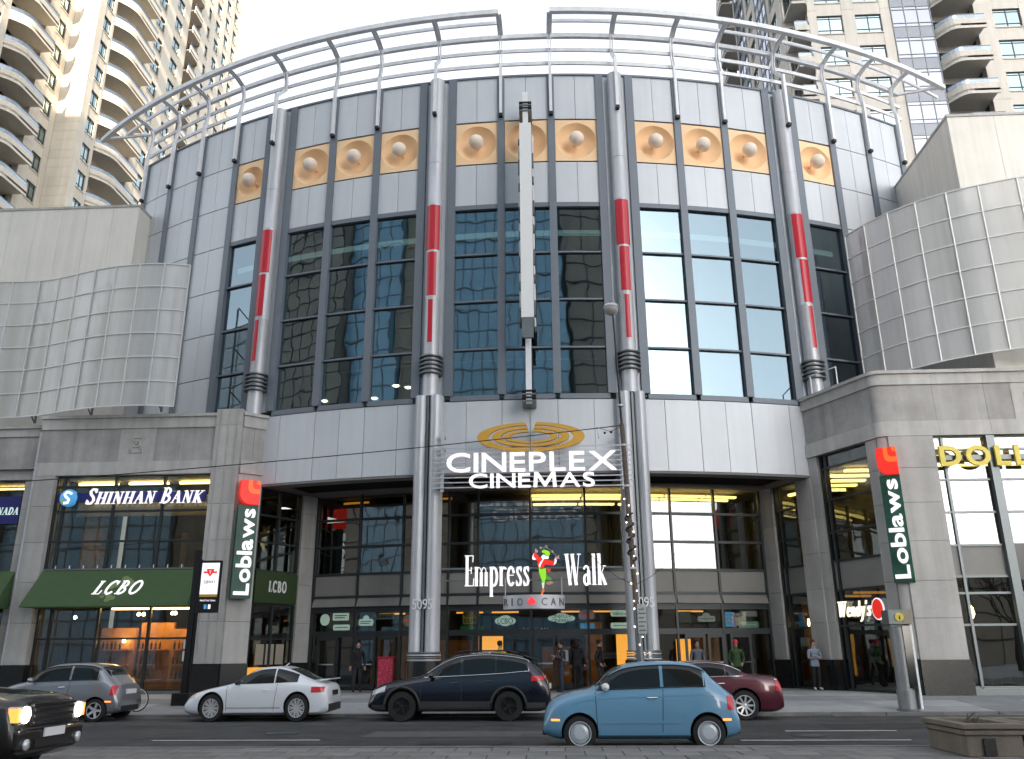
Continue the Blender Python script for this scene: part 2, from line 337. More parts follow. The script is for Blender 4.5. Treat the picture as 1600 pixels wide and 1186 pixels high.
# backing shell
for (z0, z1, A0, A1) in [(8.15, 10.9, -1.5, 1.5), (19.5, 21.40, -2.74, 2.44), (23.54, 25.6, -2.74, 2.44)]:
    ring(MB(), A0, A1, [(RD - .5, z0), (RD - .09, z0), (RD - .09, z1), (RD - .5, z1)], 40).build('backing_wall', M['panel_dark'], mall)
for a0, a1 in [(-2.74, -1.83), (1.85, 2.44)] + colb:
    ring(MB(), a0, a1, [(RD - .5, 21.38), (RD - .09, 21.38), (RD - .09, 23.56), (RD - .5, 23.56)], 6).build('backing_wall', M['panel_dark'], mall)
for a0, a1 in [(-2.74, -1.83), (1.85, 2.44)]:
    ring(MB(), a0, a1, [(RD - .5, 10.9), (RD - .09, 10.9), (RD - .09, 19.5), (RD - .5, 19.5)], 12).build('backing_wall', M['panel_dark'], mall)
def panel(a0, a1, z0, z1, split=2, mat='panel', g=.006):
    for k in range(split):
        b0 = a0 + (a1 - a0) * k / split + (g if k == 0 else .0012); b1 = a0 + (a1 - a0) * (k + 1) / split - (g if k == split - 1 else .0012)
        arcbox(MB(), b0, b1, RD - .08, RD - random.uniform(0, .004), z0 + .02, z1 - .02, n=2).build('wall_panel', M[mat], mall)
def dish(a0, a1, z0, z1):
    am = (a0 + a1) / 2; c = cyl(am, RD - .02, (z0 + z1) / 2); u = Vector((math.cos(am * UA), math.sin(am * UA), 0)); fr = Frame(c, u)
    hw = (a1 - a0) / 2 * UA * RD - .07; hz = (z1 - z0) / 2 - .05; rad = min(hw, hz) * .96; N = 40; mb = MB(); rings = []
    for j in range(9):
        t = j / 8; rr = rad * (1 - t); d = -.46 * (1 - (1 - t) ** 2.2) ** .75 if j else 0
        rings.append([fr.p(rr * math.cos(2 * math.pi * i / N), rr * math.sin(2 * math.pi * i / N), d) for i in range(N)])
    outer = []
    for i in range(N):
        cx, cz = math.cos(2 * math.pi * i / N), math.sin(2 * math.pi * i / N); s = 1 / max(abs(cx), abs(cz)); outer.append(fr.p(hw * cx * s, hz * cz * s, 0))
    vs = [p for R_ in [outer] + rings[:-1] for p in R_] + [rings[-1][0]]; fs = []
    for q in range(len(rings) - 1):
        for i in range(N): fs.append((q * N + i, q * N + (i + 1) % N, (q + 1) * N + (i + 1) % N, (q + 1) * N + i))
    q = len(rings) - 1
    for i in range(N): fs.append((q * N + i, q * N + (i + 1) % N, len(vs) - 1))
    mb.add(vs, fs); o = mb.build('dish_panel', M['orange'], mall, smooth=2)
    st = MB().tube([fr.p(0, 0, -.45), fr.p(0, 0, .02)], .055, 8); st.build('stem', M['orange'], o)
    pr = [(.001 + .32 * math.sin(math.pi * k / 16), -.32 * math.cos(math.pi * k / 16)) for k in range(17)]
    MB().lathe(pr, fr.p(0, 0, .12), fr.n, 30).build('ball', M['ball'], o, smooth=True)
for (a0, a1) in glassb:
    panel(a0, a1, Z[7], Z[8]); panel(a0, a1, Z[5] + .1, Z[6])
    dish(a0 + .012, a1 - .012, Z[6], Z[7])
    for k in range(4):
        p = MB(); b0, b1, c0, c1 = a0 + .004, a1 - .004, Z[1 + k] + .02, Z[2 + k] - .02; j_ = [random.uniform(-.008, .008) for _ in range(3)]; q4 = [cyl(b0, RD - .105 + j_[0], c0), cyl(b1, RD - .105 + j_[1], c0), cyl(b1, RD - .105 + j_[1] + j_[2], c1), cyl(b0, RD - .105 + j_[0] + j_[2], c1)]; p.hexa([q4[0], q4[1], cyl(b1, RD - .13, c0), cyl(b0, RD - .13, c0), q4[3], q4[2], cyl(b1, RD - .13, c1), cyl(b0, RD - .13, c1)]); p.build('pane', M['g_drum'], mall)
    for k in range(1, 6): arcbox(MB(), a0 + .012, a1 - .012, RD - .13, RD + (.035 if k in (1, 5) else .0), Z[k] - (.1 if k in (1, 5) else .035), Z[k] + (.1 if k in (1, 5) else .035), n=2).build('transom', M['panel_dark'], mall)
for (a0, a1) in solidb:
    for k in range(1, 8): panel(a0, a1, Z[k], Z[k + 1])
for (a0, a1) in [(-1.56, -1.135), (-1.135, -.855), (-.855, -.5), (-.5, -.14), (-.14, .14), (.14, .5), (.5, .855), (.855, 1.135), (1.135, 1.56)]: panel(a0, a1, Z[0], Z[1] - .1, 2, g=.0015)
for (a0, a1) in colb: arcbox(MB(), a0 + .012, a1 - .012, RD - .10, RD - .03, Z[1] + .11, Z[8]).build('column_back_panel', M['panel'], mall)
for a in sorted({x for b in glassb + solidb for x in b}):
    big = any(abs(abs(a) - q) < .002 for q in (.415, .585, 1.415, 1.585))
    hw = .17 if big else .15
    c0 = a - hw / RD / UA; c1 = a + hw / RD / UA
    arcbox(MB(), c0, c1, RD - .14, RD + .09, Z[1] + .11 if abs(a) < 1.9 else 10.9, Z[8] + .02, n=1).build('mullion', M['panel_dark'], mall)
for a0, a1 in [(-2.74, 2.44)]:
    ring(MB(), a0, a1, [(RD - .5, Z[8] - .03), (RD + .06, Z[8] - .03), (RD + .06, Z[8] + .06), (RD - .5, Z[8] + .06)], 44).build('parapet_cap', M['panel_dark'], mall)
# drum flank walls that close the volume, and its roof
ring(MB(), -2.74, 2.44, [(RD - 9, 25.3), (RD - .5, 25.3), (RD - .5, 25.45), (RD - 9, 25.45)], 24).build('roof', M['soffit'], mall)
# --- columns
def column(a, low):
    c = cyl(a, RD + .22, 0); u = Vector((math.cos(a * UA), math.sin(a * UA), 0)); n = Vector((math.sin(a * UA), -math.cos(a * UA), 0))
    zl = 11.12 if low else 10.9
    col = MB().lathe([(.305, zl), (.305, 15.18), (.31, 15.19), (.31, 15.23), (.305, 15.24), (.305, 19.42), (.31, 19.43), (.31, 19.47), (.305, 19.48), (.305, 21.4), (.315, 21.41), (.315, 21.45), (.305, 21.46), (.305, 25.6)], c, n=28).build('column', M['steel'], mall, smooth=2)
    for k in range(5):
        z = 12.02 + k * .17; MB().lathe([(.30, z), (.46, z + .01), (.46, z + .06), (.30, z + .075)], c, n=28).build('collar', M['frame_mid'], col, smooth=2)
    for (z0, z1, half) in [(17.32, 19.36, 1.05), (15.3, 17.22, .66), (13.30, 15.12, .30)]:
        s = MB(); N = 12
        for rr_, zz0, zz1, mi, hh in [(.314, z0 - .05, z1 + .05, 1, half + .07), (.326, z0, z1, 0, half)]:
            vs = []
            for i in range(N + 1):
                t = -hh + 2 * hh * i / N; d = u * math.sin(t) + n * math.cos(t)
                vs += [c + d * rr_ + Vector((0, 0, zz0)), c + d * rr_ + Vector((0, 0, zz1)), c + d * (rr_ - .03) + Vector((0, 0, zz0)), c + d * (rr_ - .03) + Vector((0, 0, zz1))]
            fs = []
            for i in range(N):
                b = i * 4; fs += [(b, b + 4, b + 5, b + 1), (b + 2, b + 3, b + 7, b + 6), (b, b + 2, b + 6, b + 4), (b + 1, b + 5, b + 7, b + 3)]
            fs += [(0, 1, 3, 2), (N * 4, N * 4 + 2, N * 4 + 3, N * 4 + 1)]
            s.add(vs, fs, mi)
        s.build('red_strip', [M['red'], M['steel']], col)
    if low:
        # twin lobed lower shaft
        for s_ in (-1, 1):
            q = MB(); N = 26; prof = []
            for i in range(N):
                t = 2 * math.pi * i / N; prof.append((s_ * .285 + .265 * math.cos(t), .40 * math.sin(t)))
            vs = []; zz = [1.72, 4.45, 4.47, 7.4, 7.42, 11.12]
            for z in zz:
                k = .992 if z in (4.45, 7.4) else 1
                for px, py in prof: vs.append(c + u * px * k + n * py * k + Vector((0, 0, z)))
            fs = [(i * N + j, i * N + (j + 1) % N, (i + 1) * N + (j + 1) % N, (i + 1) * N + j) for i in range(len(zz) - 1) for j in range(N)]
            fs += [tuple(range(N - 1, -1, -1)), tuple((len(zz) - 1) * N + j for j in range(N))]
            q.add(vs, fs).build('shaft', M['steel'], col, smooth=2)
        q = MB(); fr = Frame(c, u, (0, 0, 1)); q.fbox(fr, -.04, .04, 1.72, 11.1, -.3, .30); q.build('seam', M['frame_mid'], col)
        for k in range(4): MB().lathe([(.60, 1.62 + k * .085 - .16), (.60, 1.67 + k * .085 - .16)], c, n=30).build('base_ring', M['frame_mid'] if k % 2 else M['steel'], col, smooth=2)
        MB().lathe([(.66, .2), (.66, 1.44), (.6, 1.47)], c, n=30).build('base', M['granite'], col, smooth=2)
    return col
for a, lw in ((-1.5, False), (-.5, True), (.5, True), (1.5, False)): column(a, lw)
# --- roof trellis
def rail(a0, a1, r, z, w_, h_, par=None):
    n = max(3, int((a1 - a0) / .08)); o = ring(MB(), a0, a1, [(r - w_ / 2, z - h_ / 2), (r + w_ / 2, z - h_ / 2), (r + w_ / 2, z + h_ / 2), (r - w_ / 2, z + h_ / 2)], n).build('rail' if par else 'roof_trellis', M['white_steel'], par or mall)
    return o
T = rail(-2.78, 2.52, 34.85, 27.93, .16, .20)
rail(-2.78, 2.52, 34.82, 27.2, .07, .17, T); rail(-2.78, 2.52, 34.82, 26.5, .07, .17, T)
for a0, a1 in ((-3.16, -.14), (.14, 2.76)): rail(a0, a1, 36.12, 28.2, .20, .22, T)
for a0, a1 in ((-2.98, -.14), (.14, 2.82)): rail(a0, a1, 35.5, 28.2, .07, .16, T)
struts = [-2.72, -2.42, -2.13, -1.83, -1.5, -1.135, -.855, -.5, -.14, .14, .5, .855, 1.135, 1.5, 1.85, 2.13, 2.42]
for a in struts:
    q = MB(); ra = RD + .62 if abs(abs(a) % 1 - .5) < .01 else RD + .16
    q.bar(cyl(a, ra, 23.75), cyl(a, ra, 26.3), .12, .16, up=(math.sin(a * UA), -math.cos(a * UA), 0))
    for s_ in (-1, 1):
        pts = [(ra, 26.2), (34.98, 26.9), (34.95, 27.4), (35.1, 27.85), (35.5, 28.05), (36.1, 28.14)]
        da = s_ * .05 / RD / UA
        for (r0, z0), (r1, z1) in zip(pts, pts[1:]): q.bar(cyl(a + da, r0, z0), cyl(a + da, r1, z1), .035, .13, up=(math.sin(a * UA), -math.cos(a * UA), .3))
    q.bar(cyl(a, 34.85, 27.93), cyl(a, 36.1, 28.12), .05, .08)
    q.build('strut', M['white_steel'], T)
    q = MB(); q.bar(cyl(a, ra, 23.62), cyl(a, ra, 23.76), .16, .2, up=(math.sin(a * UA), -math.cos(a * UA), 0)); q.build('bracket_foot', M['black'], T)
for a0, a1 in ((-2.78, -3.12), (2.52, 2.73)): MB().bar(cyl(a0, 34.85, 27.93), cyl(a1, 36.1, 28.18), .12, .12).build('strut', M['white_steel'], T)
M['hall'] = pm('hall_plaster', (.20, .25, .25), .9, 0, .15, .5)
# --- upper interior seen through the drum glazing
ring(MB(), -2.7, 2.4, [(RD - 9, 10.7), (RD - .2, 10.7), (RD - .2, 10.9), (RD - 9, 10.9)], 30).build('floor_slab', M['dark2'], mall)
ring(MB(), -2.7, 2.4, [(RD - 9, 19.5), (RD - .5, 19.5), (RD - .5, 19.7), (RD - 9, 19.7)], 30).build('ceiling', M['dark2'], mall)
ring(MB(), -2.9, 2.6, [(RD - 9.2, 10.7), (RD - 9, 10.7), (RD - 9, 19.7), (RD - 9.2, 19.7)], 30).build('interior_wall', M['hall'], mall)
for a0, a1 in [(-1.9, -.5), (-.5, .5), (.5, 1.9)]: ring(MB(), a0, a1, [(RD - 1.3, 18.62), (RD - 1.25, 18.62), (RD - 1.25, 18.86), (RD - 1.3, 18.86)], 14).build('cove_light', M['lamp_cove'], mall)
for a in (-2.6, 2.3): arcbox(MB(), a - .01, a + .01, RD - 9, RD - .55, 10.9, 19.5, n=1).build('interior_wall', M['hall'], mall)
for z in (12.0, 13.6): ring(MB(), -1.5, .4, [(RD - 3.0, z), (RD - 2.95, z), (RD - 2.95, z + .07), (RD - 3.0, z + .07)], 20).build('handrail', M['white_steel'], mall)
for i, a in enumerate((-1.70, -1.36, -1.08, -.80, -.78, -.6, -1.66)):
    p = cyl(a, RD - (2.2 + (i % 3) * 1.1), 12.75 - .25 * (i % 2)); lp = thing('pendant_lamp', p, 'white cone pendant lamp glowing behind the upper cinema glazing', 'lamp', 'pendant lamps behind the cinema glazing')
    MB().lathe([(.03, .22), (.06, .16), (.20, 0), (.19, 0), (.05, .14), (.0, .14)], p, n=14).build('shade', M['white'], lp)
    MB().lathe([(.001, -.05), (.1, -.03), (.11, .04), (.02, .1)], p, n=10).build('bulb', M['lamp_w'], lp)
    MB().tube([p + Vector((0, 0, .2)), Vector((p.x, p.y, 19.5))], .012, 5).build('cord', M['black'], lp)
# --- soffit over the entrance
RG = 32.0
sof = MB(); ring(sof, -1.56, 1.56, [(RD - .62, 8.08), (RD - .02, 8.08), (RD - .02, 8.16), (RD - .62, 8.16)], 26)
sof.build('soffit_lip', M['soffit'], mall)
ring(MB(), -1.66, 1.66, [(RG - .3, 8.06), (RG + .75, 8.06), (RG + .75, 8.13), (RG - .3, 8.13)], 26).build('soffit_border', M['soffit'], mall)
ring(MB(), -1.66, 1.66, [(RG + .6, 8.55), (RD - .5, 8.55), (RD - .5, 8.6), (RG + .6, 8.6)], 26).build('soffit_coffer', M['coffer'], mall)
for a in (-1.42, -.5, .5, 1.42):
    w_ = .10 if abs(a) > 1 else .06
    arcbox(MB(), a - w_, a + w_, RG + .7, RD - .6, 8.07, 8.14).build('soffit_cross_band', M['soffit'], mall)
ring(MB(), -1.7, 1.7, [(RG + .62, 8.10), (RG + .68, 8.10), (RG + .68, 8.57), (RG + .62, 8.57)], 26).build('coffer_side', M['coffer'], mall)
ring(MB(), -1.7, 1.7, [(RG - 9, 8.9), (RD - .5, 8.9), (RD - .5, 9.0), (RG - 9, 9.0)], 20).build('floor_slab', M['coffer'], mall)
# --- entrance glazing on the inner curve
def ga(x): return math.asin((x - DCX) / RG) / UA
ez = [.38, 2.42, 2.52, 3.36, 3.48, 3.92, 4.82, 5.92, 7.05, 8.06]
mx = [-9.95, -8.02, -6.15, -4.25, -3.05, -.95, 1.25, 3.05, 4.72, 6.55, 8.5]
ma_ = [ga(x) for x in mx]
for i, a in enumerate(ma_):
    arcbox(MB(), a - .006, a + .006, RG - .12, RG + .05, .38, 8.06, n=1).build('mullion', M['frame'], mall)
for i in range(len(ma_) - 1):
    a0, a1 = ma_[i] + .007, ma_[i + 1] - .007
    for k in range(1, 9):
        hh = .05 if k not in (2, 3) else .06
        arcbox(MB(), a0, a1, RG - .1, RG + .03, ez[k] - hh, ez[k] + hh, n=2).build('transom', M['frame'], mall)
    arcbox(MB(), a0, a1, RG - .08, RG - .02, ez[5] + .05, ez[6] - .05, n=2).build('spandrel_panel', M['spandrel'], mall)
    q = MB(); q.hexa([cyl(a0, RG + .16, ez[4] + .05), cyl(a1, RG + .16, ez[4] + .05), cyl(a1, RG - .06, ez[4] + .05), cyl(a0, RG - .06, ez[4] + .05), cyl(a0, RG - .0, ez[5] - .05), cyl(a1, RG, ez[5] - .05), cyl(a1, RG - .06, ez[5] - .05), cyl(a0, RG - .06, ez[5] - .05)]); q.build('ledge_panel', M['spandrel'], mall)
    for k in (6, 7, 8):
        arcbox(MB(), a0, a1, RG - .05, RG - .04, ez[k] + .05, ez[k + 1] - .04, n=1).build('pane', M['g_entry'], mall)
    arcbox(MB(), a0, a1, RG - .05, RG - .04, ez[2] + .06, ez[3] - .06, n=1).build('pane', M['g_store'], mall)
    arcbox(MB(), a0, a1, RG - .05, RG - .04, ez[0] + .05, ez[1] - .05, n=1).build('pane', M['g_store'], mall)
    arcbox(MB(), a0, a1, RG - .08, RG + .02, ez[0], ez[0] + .12, n=1).build('sill', M['frame'], mall)
# doors (leaf frames with push bars)
for (x0, x1) in [(-9.6, -8.7), (-7.95, -7.1), (-7.0, -6.3), (-1.75, -.95), (-.85, -.05), (.05, .85), (4.95, 5.75), (5.85, 6.5), (6.75, 7.6)]:
    a0, a1 = ga(x0), ga(x1); d = MB()
    for b0, b1, z0, z1 in ((a0, a0 + .014, .42, 2.36), (a1 - .014, a1, .42, 2.36), (a0, a1, .42, .60), (a0, a1, 2.24, 2.36)): arcbox(d, b0, b1, RG + .06, RG + .12, z0, z1, n=1)
    d = d.build('door', M['frame'], mall); arcbox(MB(), a0 + .016, a1 - .016, RG + .14, RG + .17, 1.30, 1.35, n=1).build('push_bar', M['chrome'], d)
# entrance interior
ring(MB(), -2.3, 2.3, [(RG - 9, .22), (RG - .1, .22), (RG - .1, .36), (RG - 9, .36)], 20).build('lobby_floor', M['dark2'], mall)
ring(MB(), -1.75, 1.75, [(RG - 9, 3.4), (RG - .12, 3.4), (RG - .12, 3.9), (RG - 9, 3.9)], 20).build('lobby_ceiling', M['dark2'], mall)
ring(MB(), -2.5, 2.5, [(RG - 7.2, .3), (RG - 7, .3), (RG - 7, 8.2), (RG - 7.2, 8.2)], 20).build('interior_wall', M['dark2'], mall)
ring(MB(), -1.75, 1.75, [(RG - 9, 8.1), (RG - .3, 8.1), (RG - .3, 8.2), (RG - 9, 8.2)], 20).build('ceiling', M['interior_light'], mall)
for x0, x1 in ((-9.6, -6.4), (-6.1, -4.3), (-3.0, -1.0)):
    ring(MB(), ga(x0), ga(x1), [(RG - 1.7, 6.4), (RG - 1.6, 6.4), (RG - 1.6, 8.1), (RG - 1.7, 8.1)], 4).build('roller_blind', M['blind'], mall)
for k, rr_ in enumerate((RG - .75, RG - 1.5, RG - 2.9)):
    for x0, x1 in ((-.9, 1.2), (1.3, 3.0), (3.2, 4.7), (4.8, 6.5), (6.6, 7.9)):
        if k == 2 and x0 > 5: continue
        ring(MB(), ga(x0), ga(x1), [(rr_ - .09, 7.86), (rr_ + .09, 7.86), (rr_ + .09, 7.94), (rr_ - .09, 7.94)], 3).build('ceiling_tube_light', M['lamp_y'], mall)
for x0, x1 in ((-9.4, -8.2), (-6.0, -4.4)):
    ring(MB(), ga(x0), ga(x1), [(RG - 1.1, 7.9), (RG - 1.05, 7.9), (RG - 1.05, 7.98), (RG - 1.1, 7.98)], 3).build('ceiling_tube_light', M['lamp_o'], mall)
for x in (-7.4, -3.8, -2.2, .9, 2.3, 3.6, 6.1):
    ring(MB(), ga(x - .6), ga(x + .6), [(RG - 2.3, 3.3), (RG - 2.2, 3.3), (RG - 2.2, 3.36), (RG - 2.3, 3.36)], 3).build('lobby_downlight', M['lamp_o'], mall)
for (x0, x1, z0, z1) in [(-3.0, -2.15, 1.0, 2.35), (2.45, 3.35, .7, 2.4), (4.9, 5.5, .8, 2.2)]:
    ring(MB(), ga(x0), ga(x1), [(RG - .9, z0), (RG - .85, z0), (RG - .85, z1), (RG - .9, z1)], 3).build('lit_poster', M['lamp_o'], mall)
for (x0, x1, h) in [(-9, -7.4, 2.2), (-5.8, -4.2, 1.9), (-.6, .8, 1.6), (1.5, 2.3, 2.6), (3.8, 4.6, 2.3), (6.8, 8.0, 2.0)]:
    ring(MB(), ga(x0), ga(x1), [(RG - 4.2, .3), (RG - 3.5, .3), (RG - 3.5, .36 + h), (RG - 4.2, .36 + h)], 2).build('kiosk', M['wood'], mall)
# ------------------------------------------------------------------ limestone shop buildings beside the entrance
def fpart(fr, name, mat, par, u0, u1, v0, v1, w0, w1, bevel=0): return MB().fbox(fr, u0, u1, v0, v1, w0, w1).build(name, M[mat], par, bevel=bevel)
def line_frame(a, b):      # wall from a to b seen with a on the left
    a, b = Vector((*a, 0)), Vector((*b, 0)); return Frame(a, b - a), (b - a).length
def courses(fr, par, u0, u1, zt, cop, pan, band, step=1.5, emblem=None, prow=0.0):
    fpart(fr, 'coping', 'stone_light', par, u0 - .04, u1 + .02, zt - .12, zt, -.5, .14 + prow)
    n = max(1, round((u1 - u0) / 1.9))
    for i in range(n): fpart(fr, 'coping_course', 'stone_light', par, u0 + (u1 - u0) * i / n + .004, u0 + (u1 - u0) * (i + 1) / n - .004, cop, zt - .125, -.5, .06 + prow)
    n = max(1, round((u1 - u0) / step))
    for i in range(n):
        a0, a1 = u0 + (u1 - u0) * i / n, u0 + (u1 - u0) * (i + 1) / n
        if emblem and a0 - .05 < emblem < a1 + .05 and False: continue
        fpart(fr, 'stone_panel', 'stone_dark', par, a0 + .005, a1 - .005, pan + .004, cop - .004, -.5, .0 + prow + random.uniform(0, .004))
    n = max(1, round((u1 - u0) / 1.9))
    for i in range(n): fpart(fr, 'band_course', 'stone_light', par, u0 + (u1 - u0) * i / n + .004, u0 + (u1 - u0) * (i + 1) / n - .004, band, pan, -.5, .07 + prow)
    if emblem is not None:
        fpart(fr, 'emblem_panel', 'stone_light', par, emblem - .72, emblem + .72, pan + .006, cop - .006, -.1, .02 + prow)
        e = MB(); zc = (pan + cop) / 2
        for a, b in [((-.27, -.30), (.27, -.30)), ((-.3, .3), (.3, .3)), ((-.24, -.28), (.0, .25)), ((.24, -.28), (0, .25)), ((-.26, .27), (0, .02)), ((.26, .27), (0, .02)), ((-.24, -.28), (-.24, -.05)), ((.24, -.28), (.24, -.05)), ((-.15, -.08), (.15, -.08))]:
            e.bar(fr.p(emblem + a[0], zc + a[1], .035 + prow), fr.p(emblem + b[0], zc + b[1], .035 + prow), .06, .05)
        e.build('emblem', M['stone_light'], par)
def pilaster(fr, par, u0, u1, zt, d0=-.5, d1=.10, joints=(2.9, 4.4, 5.9, 7.3), plinth=1.40, mat='stone', flute=None):
    zz = [plinth] + [j for j in joints if plinth < j < zt] + [zt]
    for a, b in zip(zz, zz[1:]): fpart(fr, 'pilaster_block', mat, par, u0, u1, a + .006, b - .006, d0, d1)
    fpart(fr, 'plinth', 'granite', par, u0 - .03, u1 + .03, .15, plinth, d0, d1 + .04)
    if flute:
        for k in range(flute): fpart(fr, 'flute', 'stone_dark', par, u0 + (k + .5) * (u1 - u0) / flute - .03, u0 + (k + .5) * (u1 - u0) / flute + .03, plinth + .02, zt - .02, d1 - .02, d1 + .025)
def glazing(fr, par, us, vs, w=-.25, gm='g_store', fm='frame', fw=.045, solid={}, skip=()):
    for u in us: fpart(fr, 'mullion', fm, par, u - fw, u + fw, vs[0], vs[-1], w - .06, w + .07)
    for i in range(len(us) - 1):
        for k, v in enumerate(vs): fpart(fr, 'transom', fm, par, us[i] + fw, us[i + 1] - fw, v - fw * .8, v + fw * .8, w - .05, w + .055)
        for k in range(len(vs) - 1):
            if k in skip: continue
            mt = solid.get(k); fpart(fr, 'spandrel_panel' if mt else 'pane', mt or gm, par, us[i] + fw, us[i + 1] - fw, vs[k] + fw * .8, vs[k + 1] - fw * .8, w - .012, w)
# ---- left building (bank over wine shop)
lb = thing('stone_shop_building', (-16.5, 32.2, 0), 'limestone shop building with green awning and bank windows above', 'building')
fl = FY(32.2)
courses(fl, lb, -20.62, -13.42, 10.98, 10.42, 9.05, 8.53, 1.42, emblem=-16.6)
pilaster(fl, lb, -20.55, -19.72, 8.52); pilaster(fl, lb, -13.41, -12.36, 11.12, d1=.16, joints=(2.9, 4.4, 5.9, 7.3, 8.7, 10.45), flute=3)
fpart(fl, 'corner_trim', 'steel', lb, -20.60, -20.54, 1.4, 10.3, .10, .15)
glazing(fl, lb, [-19.70, -19.35, -17.33, -15.36, -13.43], [4.86, 5.95, 7.12, 8.11, 8.52], w=-.2)
glazing(fl, lb, [-19.70, -19.2, -17.35, -15.36, -13.43], [.5, 2.32, 3.55], w=-.3)
fpart(fl, 'sill', 'frame_mid', lb, -19.70, -13.43, .24, .46, -.4, -.05); fpart(fl, 'spandrel', 'frame', lb, -19.70, -13.43, 3.55, 4.82, -.4, -.3)
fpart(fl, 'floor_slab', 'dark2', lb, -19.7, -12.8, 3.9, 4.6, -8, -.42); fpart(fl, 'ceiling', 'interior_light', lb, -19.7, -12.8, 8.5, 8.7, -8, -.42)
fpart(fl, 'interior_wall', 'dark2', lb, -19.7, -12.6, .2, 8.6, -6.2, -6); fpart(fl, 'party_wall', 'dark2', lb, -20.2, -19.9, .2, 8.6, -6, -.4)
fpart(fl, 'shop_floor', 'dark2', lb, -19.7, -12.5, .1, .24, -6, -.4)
for u in (-18.6, -16.5, -14.4): fpart(fl, 'ceiling_tube_light', 'lamp_y', lb, u - .8, u + .8, 8.36, 8.44, -1.3, -1.1)
fpart(fl, 'orange_column', 'wood', lb, -19.3, -18.5, 4.6, 7.3, -2.2, -1.8); fpart(fl, 'orange_column', 'wood', lb, -15.6, -15.35, 4.9, 6.6, -3, -2.8); fpart(fl, 'bulkhead', 'interior_light', lb, -19.6, -13.4, 7.15, 8.0, -1.7, -1.6)
# wine shop interior
for (u0, u1, h, d) in [(-17.9, -16.5, 2.75, -1.7), (-16.4, -15.1, 2.95, -1.9), (-15.0, -13.7, 2.7, -1.6)]:
    s = fpart(fl, 'wood_display_wall', 'wood', lb, u0, u1, .25, h, d - .2, d)
    for k in range(3):
        fpart(fl, 'shelf', 'wood', s, u0 + .08, u1 - .08, .8 + k * .55, .84 + k * .55, d, d + .28)
        for q in range(3 + k): MB().lathe([(.04, 0), (.04, .2), (.015, .24), (.015, .31)], fl.p(u0 + .2 + q * .17, .845 + k * .55, d + .14), n=8).build('bottle', M['frame'] if q % 2 else M['granite'], s, smooth=2)
for (u, v) in [(-18.95, 3.15), (-16.4, 3.25), (-16.2, 3.25), (-15.05, 3.28), (-14.93, 3.28), (-16.85, 2.25)]:
    MB().lathe([(.001, -.06), (.06, -.03), (.06, .03), (.02, .08)], fl.p(u, v, -1.5), n=10).build('spot_lamp', M['lamp_w'], lb)
fpart(fl, 'added_fill_strip', 'shop_fill', lb, -17.2, -13.6, 3.42, 3.5, -1.2, -.9)  # added glowing strip that brightens the shop, where the spot lamps alone are weak
for v in (1.5, 1.95): fpart(fl, 'paper_notice', 'white', lb, -13.95, -13.65, v, v + .36, -.285, -.28)
# far wing
fw_ = FY(32.75)
courses(fw_, lb, -31, -20.63, 10.75, 10.30, 8.95, 8.5, 1.8)
glazing(fw_, lb, [-27, -25, -23, -21.35], [4.86, 5.95, 7.05, 8.1, 8.5], w=-.2); glazing(fw_, lb, [-27, -25, -23, -21.35], [.5, 2.3, 3.5], w=-.2)
fpart(fw_, 'interior_wall', 'dark2', lb, -31, -20.7, .2, 8.6, -4.2, -4); fpart(fw_, 'floor_slab', 'interior_light', lb, -31, -20.7, 3.9, 4.6, -4, -.4); fpart(fw_, 'ceiling', 'interior_light', lb, -31, -20.7, 8.5, 8.7, -4, -.4)
fpart(fw_, 'ceiling_tube_light', 'lamp_y', lb, -23.4, -21.6, 8.3, 8.38, -1.3, -1.1); pilaster(fw_, lb, -21.3, -20.62, 8.5, d1=.02)
fpart(fw_, 'wall', 'stone', lb, -31, -27, .3, 8.5, -.5, 0)
# awnings (parts of the building)
def awning(x0, x1, nm='awning'):
    q = MB(); y0, y1 = 32.16, 31.15; z0, z1 = 4.82, 3.42
    q.hexa([(x0 - .1, y1, z1), (x1 + .05, y1, z1), (x1, y0, z1), (x0, y0, z1), (x0 - .1, y1, z1 + .03), (x1 + .05, y1, z1 + .03), (x1, y0, z0), (x0, y0, z0)])
    return q.build(nm, M['awn'], lb)
M['awn'] = pm('green_awning', (.040, .085, .028), .75, 0, .10, 2, .15, 90)
awning(-19.62, -13.48); awning(-27, -20.72)
fpart(fl, 'gutter_rail', 'frame_mid', lb, -19.6, -13.45, 4.84, 4.90, -.05, .02)
for k in range(11): fpart(fl, 'rail_pin', 'white_steel', lb, -19.2 + k * .55, -19.17 + k * .55, 4.9, 5.02, -.03, 0)
# chamfer and return wall into the entrance
fc, lc = line_frame((-12.33, 32.2), (-11.60, 32.82))
courses(fc, lb, .0, lc, 11.0, 10.42, 9.05, 8.53, .6, prow=-.03); pilaster(fc, lb, 0, lc, 8.52, d1=-.02)
fr_, lr = line_frame((-11.60, 32.82), (-10.0, 35.55))
glazing(fr_, lb, [.05, 1.1, lr - .95], [4.85, 5.95, 7.0, 8.06], w=-.12); glazing(fr_, lb, [.05, 1.1, lr - .95], [.4, 2.3, 3.58], w=-.12)
pilaster(fr_, lb, lr - .92, lr, 8.06, d0=-.4, d1=.05)
fpart(fr_, 'fascia', 'panel_dark', lb, 0, lr - .95, 3.6, 4.8, -.3, -.14)
MB().box(-13.6, -10.4, 38.3, 38.5, .2, 8.1).build('interior_wall', M['dark2'], lb); MB().box(-13.6, -13.4, 33.0, 38.3, .2, 8.1).build('interior_wall', M['dark2'], lb)
for k in range(3): fpart(fr_, 'paper_notice', 'interior_light', lb, .45 + k * .5, .85 + k * .5, 1.35, 2.1, -.11, -.10)
